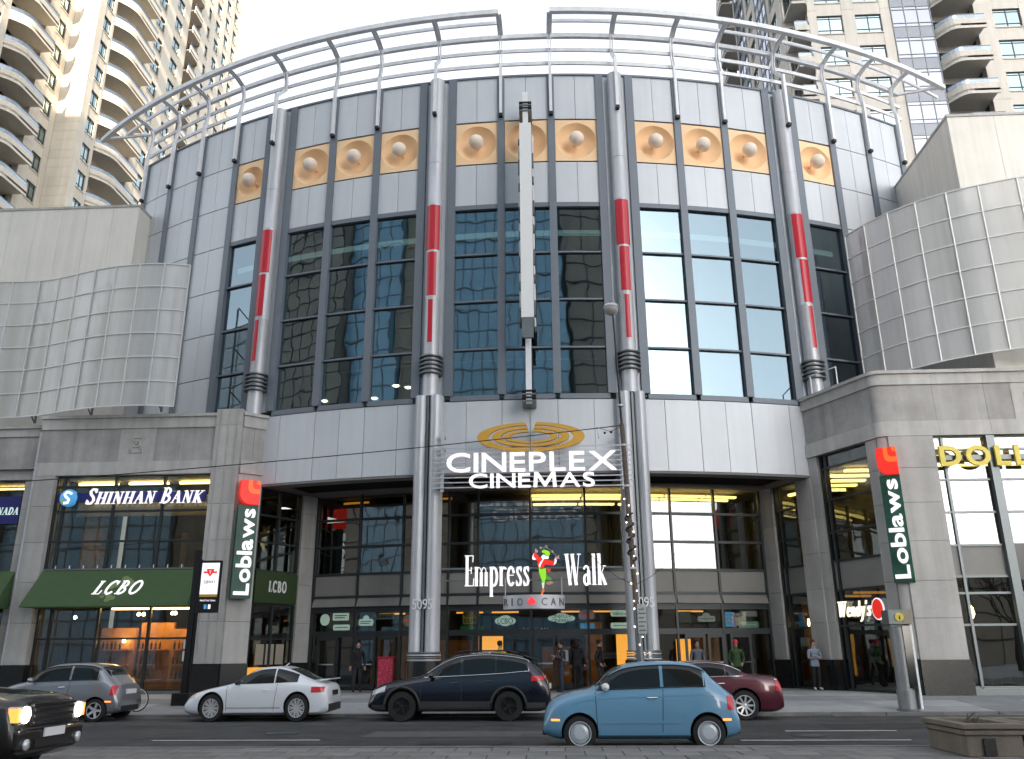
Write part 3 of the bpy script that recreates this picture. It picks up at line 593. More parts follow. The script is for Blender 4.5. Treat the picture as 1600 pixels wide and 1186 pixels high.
fpart(fr_, 'lit_poster', 'lamp_o', lb, .35, 2.0, .5, 1.25, -.5, -.45)
# ---- right building
rb = thing('stone_shop_building', (14, 29.4, 0), 'limestone shop building with rounded corner and yellow shop letters', 'building')
f2 = FY(29.4)
courses(f2, rb, 11.75, 26, 11.23, 10.71, 9.36, 8.83, 1.9, emblem=16.95)
pilaster(f2, rb, 11.72, 13.25, 8.82, joints=(2.7, 3.9, 5.2, 6.5, 7.7), d1=.08)
xs = [13.30, 13.62, 15.22, 17.2, 19.2, 21.2]
glazing(f2, rb, xs, [.55, 2.48, 3.49, 4.03, 5.06, 6.17, 7.29, 8.36, 8.82], w=-.18, fm='frame_mid', solid={3: 'spandrel'}, gm='g_entry')
fpart(f2, 'wide_mullion', 'frame_mid', rb, 15.08, 15.36, .5, 8.82, -.2, .02)
fpart(f2, 'sill', 'frame_mid', rb, 13.27, 22, .3, .52, -.4, .02); fpart(f2, 'interior_wall', 'dark2', rb, 12.2, 22, .3, 8.8, -6.2, -6)
fpart(f2, 'floor_slab', 'dark2', rb, 12.6, 22, 4.1, 5.0, -6, -.3); fpart(f2, 'ceiling', 'interior_light', rb, 12.6, 22, 8.8, 9.0, -6, -.3); fpart(f2, 'wall', 'stone', rb, 21.25, 26, .3, 8.83, -.5, 0)
for k in range(3): fpart(f2, 'ceiling_tube_light', 'lamp_y', rb, 13.6, 19, 8.55, 8.62, -1.2 - k * 1.4, -1.05 - k * 1.4)
fpart(f2, 'shop_floor', 'dark2', rb, 12.6, 22, .15, .3, -6, -.3)
for k in range(9): fpart(f2, 'guard_bar', 'frame_mid', rb, 13.8 + k * .3, 13.83 + k * .3, .5, 1.0, -.5, -.47)
fpart(f2, 'blank_panel', 'granite', rb, 15.2, 16.9, 3.9, 5.1, -.17, -.1)
# rounded corner
cn = Vector((11.75, 29.75, 0)); pts = []
for i in range(9):
    t = RAD(-90 - 66 * i / 8); pts.append((cn.x + .36 * math.cos(t), cn.y + .36 * math.sin(t)))
def corner_shell(z0, z1, nm, mt, grow=0):
    q = MB(); P = [(cn.x + (.36 + grow) * math.cos(RAD(-90 - 66 * i / 10)), cn.y + (.36 + grow) * math.sin(RAD(-90 - 66 * i / 10))) for i in range(11)] + [(11.9, 30.1)]
    q.poly(P, Frame((0, 0, 0), (1, 0, 0), (0, 1, 0)), z0, z1); return q.build(nm, M[mt], rb, smooth=2)
for z0, z1, mt, g_ in [(.15, 1.42, 'granite', .05), (1.43, 2.7, 'stone', 0), (2.71, 3.9, 'stone', 0), (3.91, 5.2, 'stone', 0), (5.21, 6.5, 'stone', 0), (6.51, 7.7, 'stone', 0), (7.71, 8.82, 'stone', 0), (8.83, 9.36, 'stone_light', .07), (9.365, 10.7, 'stone_dark', 0), (10.71, 11.1, 'stone_light', .06), (11.105, 11.23, 'stone_light', .13)]: corner_shell(z0, z1, 'corner_block', mt, g_)
fch, lch = line_frame((9.9, 32.77), (11.42, 29.6))
courses(fch, rb, 0, lch - .02, 11.23, 10.71, 9.36, 8.83, 1.3, prow=-.02)
pilaster(fch, rb, 0, .45, 8.82, d0=-.4, d1=-.02, joints=(2.7, 3.9, 5.2, 6.5, 7.7)); pilaster(fch, rb, lch - .55, lch - .05, 8.82, d0=-.4, d1=-.02, joints=(2.7, 3.9, 5.2, 6.5, 7.7))
glazing(fch, rb, [.48, .75, lch - .58], [.4, 2.55, 3.8, 4.85, 5.9, 7.1, 8.3, 8.82], w=-.22, solid={2: 'spandrel'}, gm='g_entry')
fre, lre = line_frame((8.55, 35.5), (9.88, 32.8))
pilaster(fre, rb, 0, .8, 8.06, d0=-.4, d1=.03, joints=(2.7, 3.9, 5.2, 6.5)); pilaster(fre, rb, lre - .75, lre + .1, 8.06, d0=-.4, d1=.04, joints=(2.7, 3.9, 5.2, 6.5))
glazing(fre, rb, [.85, 1.1, lre - .78], [.4, 2.55, 3.8, 4.85, 5.9, 7.1, 8.06], w=-.15, solid={2: 'spandrel'}, gm='g_entry')
for k in range(5): MB().box(10.95 - .25 * k, 12.38, 31.7 + k * 1.0, 31.95 + k * 1.0, 8.10, 8.18).build('ceiling_tube_light', M['lamp_y'], rb)
MB().poly([(10.25, 32.6), (11.5, 30.0), (12.58, 30.0), (12.58, 38), (9.4, 38), (9.2, 35)], Frame((0, 0, 0), (1, 0, 0), (0, 1, 0)), 8.3, 8.4).build('ceiling', M['interior_light'], rb)
MB().box(8.4, 12.58, 38, 38.2, .3, 8.7).build('interior_wall', M['dark2'], rb); MB().box(12.4, 12.58, 30.2, 38, .3, 8.68).build('interior_wall', M['dark2'], rb)
MB().poly([(10.35, 32.6), (11.5, 30.0), (12.4, 30.0), (12.4, 38), (9.4, 38), (9.3, 35)], Frame((0, 0, 0), (1, 0, 0), (0, 1, 0)), 3.9, 4.7).build('floor_slab', M['dark2'], rb)
for k in range(2): MB().box(11.0, 12.3, 32.6 + 2 * k, 32.75 + 2 * k, 3.7, 3.78).build('ceiling_tube_light', M['lamp_o'], rb)
fpart(fre, 'ceiling_tube_light', 'lamp_y', rb, .9, lre - .8, 7.75, 7.85, -.9, -.75); fpart(fre, 'interior_panel', 'wood', rb, .5, lre - .6, .3, 3.6, -1.3, -1.2)
for u in (1.25, 1.5): MB().lathe([(.02, -.16), (.05, 0), (.02, .16)], fre.p(u, 2.75, -.8), n=8).build('wall_lamp', M['lamp_w'], rb)
for (u0, u1, v0, v1, mt) in [(1.0, 1.5, 1.3, 1.5, 'white'), (1.7, 2.2, 1.4, 1.9, 'red')]: fpart(fch, 'menu_panel', mt, rb, u0, u1, v0, v1, -.9, -.88)
MB().lathe([(.05, -.15), (.12, 0), (.09, .22), (.03, .3)], f2.p(14.6, 2.9, -2.2), n=12).build('hanging_lamp', M['lamp_w'], rb)
tr = MB()
for a, b in [((10.2, 33.3), (10.25, 32.3)), ((10.25, 32.3), (10.9, 31.2))]:
    tr.tube([(a[0], a[1], 12.05), (b[0], b[1], 12.05)], .025); tr.tube([(a[0], a[1], 11.3), (a[0], a[1], 12.05)], .025)
tr.tube([(10.9, 31.2, 11.3), (10.9, 31.2, 12.05)], .025); tr.build('roof_handrail', M['white_steel'], rb)
# terrace roofs
MB().add([(-31, 32.5, 8.9), (-12, 32.5, 8.9), (-11.4, 33, 8.9), (-11.4, 40, 8.9), (-31, 40, 8.9)], [(0, 1, 2, 3, 4)]).build('roof', M['soffit'], lb, fix=False)
MB().add([(10, 33.2, 9.3), (11.8, 30, 9.3), (26, 30, 9.3), (26, 40, 9.3), (10, 40, 9.3)], [(0, 1, 2, 3, 4)]).build('roof', M['soffit'], rb, fix=False)
# ------------------------------------------------------------------ cream blocks behind
def block(x0, x1, y, zt, zb, side_x, side_y1, lab, seam):
    t = thing('cream_wall_block', ((x0 + x1) / 2, y, 0), lab, 'building')
    n = round((x1 - x0) / seam)
    for i in range(n): MB().box(x0 + (x1 - x0) * i / n + .006, x0 + (x1 - x0) * (i + 1) / n - .006, y, y + .2, zb, zt - .12).build('wall_panel', M['beige'], t)
    MB().box(x0 + .25, x1 - .25, y + .05, y + .3, zb - .4, zt - .2).build('backing', M['soffit'], t)
    ya, yb = y + .01, side_y1; m_ = max(1, round((yb - ya) / 1.4)); s = 1 if side_x > x0 + .1 else -1
    for i in range(m_): MB().box(min(side_x, side_x - s * .2), max(side_x, side_x - s * .2), ya + (yb - ya) * i / m_ + .004 + (.2 if i == 0 else 0), ya + (yb - ya) * (i + 1) / m_ - .004, zb, zt - .12).build('side_panel', M['beige'], t)
    MB().box(x0 - .03, x1 + .03, y - .04, max(y + 1, side_y1), zt - .12, zt).build('cap', M['stone_light'], t)
    return t
block(-45, -19.75, 35.45, 22.56, 8.9, -19.75, 38.2, 'plain cream panelled block left behind the wavy mesh screen and bank', 1.28)
block(16.22, 40, 30.05, 22.31, 9.3, 16.22, 36.2, 'plain cream panelled block above the yellow lettered shop', 1.9)
# ------------------------------------------------------------------ perforated mesh screens
def perforated(name, a):
    m = bpy.data.materials.new(name); m.use_nodes = True; n = m.node_tree; L = n.links; b = n.nodes['Principled BSDF']
    b.inputs['Base Color'].default_value = (.60, .60, .59, 1); b.inputs['Metallic'].default_value = .35; b.inputs['Roughness'].default_value = .5
    tc = n.nodes.new('ShaderNodeTexCoord'); mp = n.nodes.new('ShaderNodeMapping'); mp.inputs['Scale'].default_value = (1.6, 1.6, .08); L.new(tc.outputs['Object'], mp.inputs[0])
    nz = n.nodes.new('ShaderNodeTexNoise'); nz.inputs['Scale'].default_value = 1.3; nz.inputs['Detail'].default_value = 5; L.new(mp.outputs[0], nz.inputs['Vector'])
    rp = n.nodes.new('ShaderNodeValToRGB'); rp.color_ramp.elements[0].color = (.54, .525, .50, 1); rp.color_ramp.elements[1].color = (.68, .68, .675, 1); rp.color_ramp.elements[0].position = .35; rp.color_ramp.elements[1].position = .6
    L.new(nz.outputs['Fac'], rp.inputs[0]); L.new(rp.outputs[0], b.inputs['Base Color'])
    tr = n.nodes.new('ShaderNodeBsdfTransparent'); mx = n.nodes.new('ShaderNodeMixShader'); mx.inputs[0].default_value = a
    L.new(tr.outputs[0], mx.inputs[1]); L.new(b.outputs[0], mx.inputs[2]); L.new(mx.outputs[0], n.nodes['Material Output'].inputs[0]); return m
M['mesh'] = perforated('perforated_metal', .74)
M['bar'] = pm('pale_frame_bar', (.72, .72, .71), .5, .1, .06, 3)
def catmull(P, n):
    out = []; k = len(P)
    for i in range(k - 1):
        p0, p1, p2, p3 = P[max(i - 1, 0)], P[i], P[i + 1], P[min(i + 2, k - 1)]
        for j in range(n):
            t = j / n; out.append(tuple(.5 * ((2 * b) + (-a + c) * t + (2 * a - 5 * b + 4 * c - d) * t * t + (-a + 3 * b - 3 * c + d) * t ** 3) for a, b, c, d in zip(p0, p1, p2, p3)))
    out.append(tuple(P[-1])); return out
def screen(label, P, z0, z1, rows, back):
    c = P[len(P) // 2]; t = thing('mesh_screen', (c[0], c[1], z0), label, 'screen'); n = 6; C = catmull(P, n)
    for k in range(rows + 1):
        z = z0 + (z1 - z0) * k / rows; q = MB()
        for a, b in zip(C, C[1:]): q.bar((a[0], a[1] - .03, z), (b[0], b[1] - .03, z), .035, .045)
        q.build('horizontal_bar', M['bar'], t)
    for i in range(len(P)):
        p = C[i * n]; MB().box(p[0] - .021, p[0] + .021, p[1] - .06, p[1] - .01, z0, z1).build('vertical_bar', M['bar'], t)
    for i in range(len(P) - 1):
        for k in range(rows):
            za, zb = z0 + (z1 - z0) * k / rows + .02, z0 + (z1 - z0) * (k + 1) / rows - .02; q = MB(); vs = []; fs = []
            for j in range(n + 1): a = C[i * n + j]; vs += [(a[0], a[1], za), (a[0], a[1], zb)]
            for j in range(n): fs.append((2 * j, 2 * j + 2, 2 * j + 3, 2 * j + 1))
            q.add(vs, fs).build('mesh_panel', M['mesh'], t, smooth=True, fix=False)
    for i in range(1, len(P) - 1, 3):
        p = P[i]; q = MB(); yb = p[1] + back
        q.tube([(p[0], p[1] + .12, z0 + .1), (p[0], p[1] + .12, z1 - .1)], .04, 6); q.tube([(p[0], yb, z0 + .1), (p[0], yb, z1 - .1)], .05, 6)
        for k in range(rows):
            za, zb = z0 + (z1 - z0) * k / rows + .1, z0 + (z1 - z0) * (k + 1) / rows
            q.tube([(p[0], p[1] + .12, za), (p[0], yb, zb)] if k % 2 else [(p[0], yb, za), (p[0], p[1] + .12, zb)], .03, 5)
        q.build('truss', M['frame_mid'], t)
screen('wavy perforated metal screen above the bank and green awning', [(-27.2, 32.2), (-25.9, 32.35), (-24.6, 32.5), (-23.3, 32.6), (-22.1, 32.58), (-21.1, 32.37), (-20.1, 32.02), (-19.13, 31.67), (-18.1, 31.4), (-17.0, 31.25), (-15.96, 31.26), (-14.97, 31.5)], 11.1, 17.25, 6, 1.3)
screen('curved perforated metal screen above the yellow lettered shop', [(12.6, 32.95), (13.05, 31.96), (13.66, 31.03), (14.42, 30.22), (15.32, 29.54), (16.3, 29.04), (17.5, 28.57), (18.8, 28.2), (20.2, 27.9)], 11.83, 18.44, 6, .5)
# ------------------------------------------------------------------ apartment towers behind
M['curtain'] = pm('pale_curtain', (.55, .60, .56), .9, 0, .1, 2); M['room'] = pm('dim_room', (.10, .13, .12), .9, 0, .2, 1)
M['g_bay'] = glass('grey_bay_glass', (.28, .31, .36), .34, .01, .4, rc=(.85, .88, 1)); M['bay_panel'] = pm('grey_glass_panel', (.20, .215, .25), .25, .2, .05)
def window(fr, par, u0, u1, v0, v1, seed):
    f = MB(); t = .05; w = -.16
    for a, b, c, d in ((u0, u0 + t, v0, v1), (u1 - t, u1, v0, v1), (u0 + t, u1 - t, v0, v0 + t), (u0 + t, u1 - t, v1 - t, v1), ((u0 + u1) / 2 - .03, (u0 + u1) / 2 + .03, v0 + t, v1 - t)): f.fbox(fr, a, b, c, d, w - .04, w + .04)
    f.fbox(fr, u0 + t, (u0 + u1) / 2 - .03, v0 + .38, v0 + .43, w - .035, w + .035); f.fbox(fr, (u0 + u1) / 2 + .03, u1 - t, v0 + .38, v0 + .43, w - .035, w + .035)
    f.fbox(fr, u0 + t, u1 - t, v1 - .26, v1 - .22, w - .03, w + .036)
    o = f.build('window', M['frame'], par)
    MB().fbox(fr, u0 + t, u1 - t, v0 + t, v1 - t, w - .012, w - .002).build('pane', M['g_tower'], o)
    h = (seed * 7919) % 10
    if h < 7:
        MB().fbox(fr, u0 + .06, u1 - .06, v0 + (.06 if h < 4 else .6), v1 - .06, w - .16, w - .14).build('curtain', M['curtain'], o)
    return o
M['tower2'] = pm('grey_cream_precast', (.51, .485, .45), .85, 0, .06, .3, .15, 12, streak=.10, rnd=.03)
def facade(fr, par, cols, z0, nf, fh, wt, wh, tm='tower'):   # cols: (kind, u0, u1)
    top = z0 + nf * fh; sd = 0
    for kind, u0, u1 in cols:
        if kind == 'pier':
            for k in range(0, nf, 3): MB().fbox(fr, u0, u1, z0 + k * fh + .01, min(top, z0 + (k + 3) * fh) - .01, -.6, 0).build('pier', M[tm], par)
            continue
        for k in range(nf):
            sd += 1; zf = z0 + k * fh
            if kind == 'win':
                vb = zf + wt - wh; vt = zf + wt
                MB().fbox(fr, u0 + .004, u1 - .004, zf + wt - fh + .0, vb, -.5, -.03).build('spandrel', M[tm], par)
                MB().fbox(fr, u0 - .06, u1 + .06, vb - .09, vb - .005, -.4, .05).build('window_sill', M[tm], par)
                window(fr, par, u0 + .01, u1 - .01, vb + .003, vt - .003, sd)
            elif kind == 'bay':
                n = 3
                for i in range(n):
                    a, b = u0 + (u1 - u0) * i / n + .03, u0 + (u1 - u0) * (i + 1) / n - .03
                    MB().fbox(fr, a, b, zf + .03, zf + 1.0, .03, .06).build('bay_panel', M['bay_panel'], par)
                    MB().fbox(fr, a, b, zf + 1.4, zf + fh - .32, .04, .05).build('pane', M['g_bay'], par); MB().fbox(fr, a, b, zf + 1.06, zf + 1.34, .04, .05).build('pane', M['g_bay'], par); MB().fbox(fr, a, b, zf + fh - .28, zf + fh - .03, .04, .05).build('pane', M['g_bay'], par)
                    if (sd + i) % 3: MB().fbox(fr, a, b, zf + 1.1, zf + fh - .1, -.3, -.28).build('curtain', M['curtain'], par)
                q = MB()
                for i in range(n + 1): a = u0 + (u1 - u0) * i / n; q.fbox(fr, a - .03, a + .03, zf, zf + fh, 0, .1)
                for v in (.0, 1.03, 1.37, fh - .3): q.fbox(fr, u0 + .03, u1 - .03, zf + v - .025, zf + v + .025, .01, .09)
                q.build('bay_frame', M['frame_mid'], par)
            elif kind in ('balc', 'balcr', 'rec'):
                L = u1 - u0; N = 14; flip = kind == 'balcr'; pr = []
                for i in range(N + 1):
                    t = i / N; s = 1 - t if flip else t
                    d = 1.22 * (1 - max(0, 1 - s / .38) ** 2.2)
                    if kind == 'rec': d = .10 + .5 * max(0, 1 - max(0, s - .72) / .28) ** .5 * min(1, s * 8) if s > .72 else .6
                    pr.append((u0 + L * t, max(.06, d)))
                fz = Frame(fr.o, fr.u, fr.n, fr.v)       # plan frame: a along, b outward, c up
                s = MB(); s.poly(pr + [(u1, -1.2), (u0, -1.2)], fz, zf - .02, zf + .16); o = s.build('balcony_slab', M[tm], par)
                for (za, zb, off, th, mt, nm) in ((zf - .26, zf + .66, 0, .12, tm, 'parapet'), (zf + .67, zf + 1.02, -.04, .02, 'g_rail', 'rail_glass'), (zf + 1.02, zf + 1.06, -.02, .05, 'frame_mid', 'handrail')):
                    q = MB(); vs = []; fs = []
                    for a, d in pr: vs += [fz.p(a, d + off, za), fz.p(a, d + off, zb), fz.p(a, d + off - th, zb), fz.p(a, d + off - th, za)]
                    for i in range(N):
                        for j in range(4): fs.append((i * 4 + j, i * 4 + (j + 1) % 4, i * 4 + 4 + (j + 1) % 4, i * 4 + 4 + j))
                    fs += [(0, 1, 2, 3), (N * 4 + 3, N * 4 + 2, N * 4 + 1, N * 4)]
                    q.add(vs, fs).build(nm, M[mt], o)
                MB().fbox(fr, u0, u1, zf + .16, zf + fh - .02, -1.35, -1.2).build('balcony_wall', M[tm], par)
                window(Frame(fr.p(0, 0, -1.0), fr.u, fr.v), par, u0 + .15, u0 + min(1.9, L * .45), zf + .2, zf + 2.3, sd); window(Frame(fr.p(0, 0, -1.0), fr.u, fr.v), par, u0 + min(2.1, L * .5), u0 + min(3.6, L * .9), zf + .2, zf + 2.3, sd + 3)
FH = 2.95
lt = thing('apartment_tower', (-50, 60, 0), 'cream apartment tower with curved balconies catching warm sunlight', 'building')
f1 = Frame((-46.1, 0, 0), (0, 1, 0)); f3 = Frame((-43.7, 0, 0), (0, 1, 0)); fz0 = 59.9 - 2.45 - 7 * FH
facade(f1, lt, [('pier', 47, 50.6), ('win', 50.6, 52.2), ('pier', 52.2, 54.9), ('win', 54.9, 56.7), ('pier', 56.7, 57.5), ('balc', 57.5, 62.2), ('pier', 62.2, 63.6), ('win', 63.6, 65.05), ('pier', 65.05, 65.84)], fz0, 11, FH, 2.45, 1.75)
facade(f3, lt, [('pier', 66.37, 66.9), ('win', 66.9, 68.3), ('pier', 68.3, 68.7), ('balc', 68.7, 75.0), ('pier', 75.0, 76.4), ('win', 76.4, 78.3), ('pier', 78.3, 80.4), ('win', 80.4, 82.2), ('pier', 82.2, 83.7), ('rec', 83.7, 86.5), ('pier', 86.5, 88.4)], fz0, 16, FH, 2.45, 1.75)
f4 = Frame((-44.0, 0, 0), (0, 1, 0))
facade(f4, lt, [('win', 88.4, 89.9), ('pier', 89.9, 91.3), ('win', 91.3, 92.8), ('pier', 92.8, 94.1), ('win', 94.1, 95.5), ('pier', 95.5, 96.7), ('win', 96.7, 98), ('pier', 98, 98.8)], fz0, 19, FH, 2.45, 1.75)
fj = FY(65.86)
for k in range(0, 60):
    h = (1.05, .95, .95)[k % 3]; z = fz0 - 2 + (k // 3) * FH + sum((1.05, .95, .95)[:k % 3])
    if z > fz0 + 16 * FH: break
    MB().fbox(fj, -46.1, -43.7, z + .008, z + h - .008, -.5, .0).build('precast_panel', M['tower'], lt)
for x, y0, y1, zt in ((-46.9, 47, 65.8, fz0 + 11 * FH), (-45.2, 66.4, 98.8, fz0 + 19 * FH)): MB().box(-62, x - .4, y0, y1, 0, zt).build('core', M['room'], lt)
MB().box(-62, -43.9, 66.5, 98.7, 0, fz0 - .3).build('base_wall', M['tower'], lt); MB().box(-62, -46.3, 47, 65.8, 0, fz0 - .3).build('base_wall', M['tower'], lt)
rt = thing('apartment_tower', (30, 60, 0), 'cream apartment tower in shade with grey glazed bay and rounded balconies', 'building')
f5 = FY(56.04); rz0 = 49.74 - 2.45 - 8 * FH
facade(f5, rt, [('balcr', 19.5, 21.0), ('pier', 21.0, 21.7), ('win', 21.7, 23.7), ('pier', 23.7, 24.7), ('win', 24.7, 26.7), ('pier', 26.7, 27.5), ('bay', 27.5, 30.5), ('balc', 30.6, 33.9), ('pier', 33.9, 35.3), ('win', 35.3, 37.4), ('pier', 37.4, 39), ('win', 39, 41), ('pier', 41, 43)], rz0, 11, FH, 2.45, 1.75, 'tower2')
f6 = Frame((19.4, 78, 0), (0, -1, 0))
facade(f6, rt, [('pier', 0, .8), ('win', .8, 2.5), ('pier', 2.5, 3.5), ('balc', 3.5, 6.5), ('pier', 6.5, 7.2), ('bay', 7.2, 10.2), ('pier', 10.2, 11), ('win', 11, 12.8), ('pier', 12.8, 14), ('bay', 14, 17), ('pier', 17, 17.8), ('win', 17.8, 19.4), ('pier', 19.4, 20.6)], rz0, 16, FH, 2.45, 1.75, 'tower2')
MB().box(21.2, 43, 58, 78, 0, rz0 + 16 * FH).build('core', M['room'], rt); MB().box(19.5, 43, 56.1, 78, 0, rz0 - .3).build('base_wall', M['tower'], rt)
# ------------------------------------------------------------------ buildings across the street (mirrored in the glazing; they shade the street)
M['blue_glass'] = pm('blue_curtain_wall', (.24, .42, .55), .25, .05, .12, .2, spec=.8); M['brown'] = pm('brown_precast', (.32, .275, .225), .8, 0, .15, .3); M['tan'] = pm('tan_precast', (.42, .33, .22), .8, 0, .1, .3)
def opposite(lab, x0, x1, y, h, wall, grid, fw, fh):
    t = thing('office_tower', ((x0 + x1) / 2, y - 12, 0), lab, 'building')
    MB().box(x0, x1, y - 26, y, 0, h).build('wall', M[wall], t)
    q = MB(); n = int((x1 - x0) / fw)
    for i in range(n + 1): q.box(x0 + i * (x1 - x0) / n - .05, x0 + i * (x1 - x0) / n + .05, y + .003, y + .15, 0, h)
    q.build('mullion_grid', M[grid], t)
    for k in range(1, int(h / fh)): MB().box(x0, x1, y + .004, y + .18, k * fh - .10, k * fh + .10).build('floor_band', M[grid], t)
opposite('tall blue glass office tower mirrored in the middle cinema windows', -27.5, 13.5, -58, 112, 'blue_glass', 'frame_mid', 1.6, 3.6)
opposite('tall brown concrete tower mirrored beside the blue one in the cinema windows', 14.5, 37, -60, 108, 'brown', 'frame', 3, 3.2)
opposite('dark slab tower mirrored in the cinema windows by the second column', -57, -28.2, -61, 89.5, 'brown', 'tan', 3, 3.2)
opposite('blue glass slab mirrored in the cinema windows over the bank', -84, -57.5, -60, 125, 'blue_glass', 'frame_mid', 2.2, 3.4)
opposite('broad brown block mirrored in the bank windows', -150, -84.5, -58, 115, 'brown', 'frame', 3, 3.2)
opposite('unseen far tower added as a sun blocker well behind the brown one across the street', 40, 88, -300, 172, 'brown', 'frame', 3, 3.2)  # unseen tower, added only to keep the sun off the right apartment tower
opposite('low brown terrace mirrored at the foot of the right shop windows', 54, 120, -58, 13, 'brown', 'frame', 3, 3.2)
# bare street trees across the road, mirrored in the glazing
bark = pm('bark', (.06, .045, .035), .9, 0, .2, 6)
def bare_tree(x, y, h, lab, seed):
    R_ = random.Random(seed); t = thing('bare_tree', (x, y, 0), lab, 'tree'); q = MB()
    MB().tube([(x, y, 0), (x + .05, y, h * .2), (x, y + .05, h * .36)], [.2, .16, .13], 8).build('trunk', bark, t, smooth=True)
    def br(p, d, ln, r, n):
        if n == 0: return
        e_ = p + d * ln; q.tube([p, (p + e_) / 2 + Vector((R_.uniform(-.1, .1), R_.uniform(-.1, .1), 0)) * ln * .3, e_], [r, r * .8, r * .6], 5, cap=False)
        for k in range(3 if n > 2 else 2): br(e_ if k else p.lerp(e_, .7), (d + Vector((R_.uniform(-.75, .75), R_.uniform(-.75, .75), R_.uniform(-.1, .45)))).normalized(), ln * R_.uniform(.62, .82), r * .6, n - 1)
    for k in range(5): br(Vector((x, y, h * (.26 + .025 * k))), Vector((math.cos(k * 1.26), math.sin(k * 1.26), 1.3)).normalized(), h * .22, .09, 5)
    q.build('crown', bark, t)
bare_tree(22, -10, 11, 'bare street tree mirrored in the glazing over the right doors', 3); bare_tree(34, -8, 10, 'bare street tree mirrored in the right shop window', 5)
# ------------------------------------------------------------------ lettering
CAPH = None
def letters(par, text, fr, u0, u1, v0, cap, mat, depth=.08, bold=.0, gap=.10, w=0.0, shear=0.0, space=.34, joined=None, heights=None):
    """flat-sided extruded letters spread between u0 and u1 on frame fr, baseline v0"""
    global CAPH
    if CAPH is None: CAPH = max(p[1] for p in glyph_mesh('H')[0])
    items = []; x = 0
    for i, ch in enumerate(text):
        if ch == ' ': x += space; continue
        v, f = glyph_mesh(ch, bold); a = min(p[0] for p in v); b = max(p[0] for p in v); k = heights[i] if heights else 1
        items.append((ch, v, f, x - a * k, k)); x += (b - a) * k + gap
    tot = x - gap; sx = (u1 - u0) / tot; sy = cap / CAPH; objs = []; J = MB()
    for ch, v, f, ox, k in items:
        q = J if joined else MB(); n = len(v)
        P = [(u0 + (p[0] * k + ox) * sx + shear * p[1] * sy * k, v0 + p[1] * sy * k) for p in v]
        vs = [fr.p(a, b, w + depth) for a, b in P] + [fr.p(a, b, w) for a, b in P]; fs = [tuple(t) for t in f] + [tuple(n + i for i in reversed(t)) for t in f]
        ec = {}
        for t in f:
            for i in range(len(t)):
                e = (t[i], t[(i + 1) % len(t)]); ec[e] = ec.get(e, 0) + 1
        for (a, b) in ec:
            if (b, a) not in ec: fs.append((a, n + a, n + b, b))
        q.add(vs, fs)
        if not joined: objs.append(q.build('letter', mat, par, fix=False))
    if joined: objs.append(J.build(joined, mat, par, fix=False))
    return objs
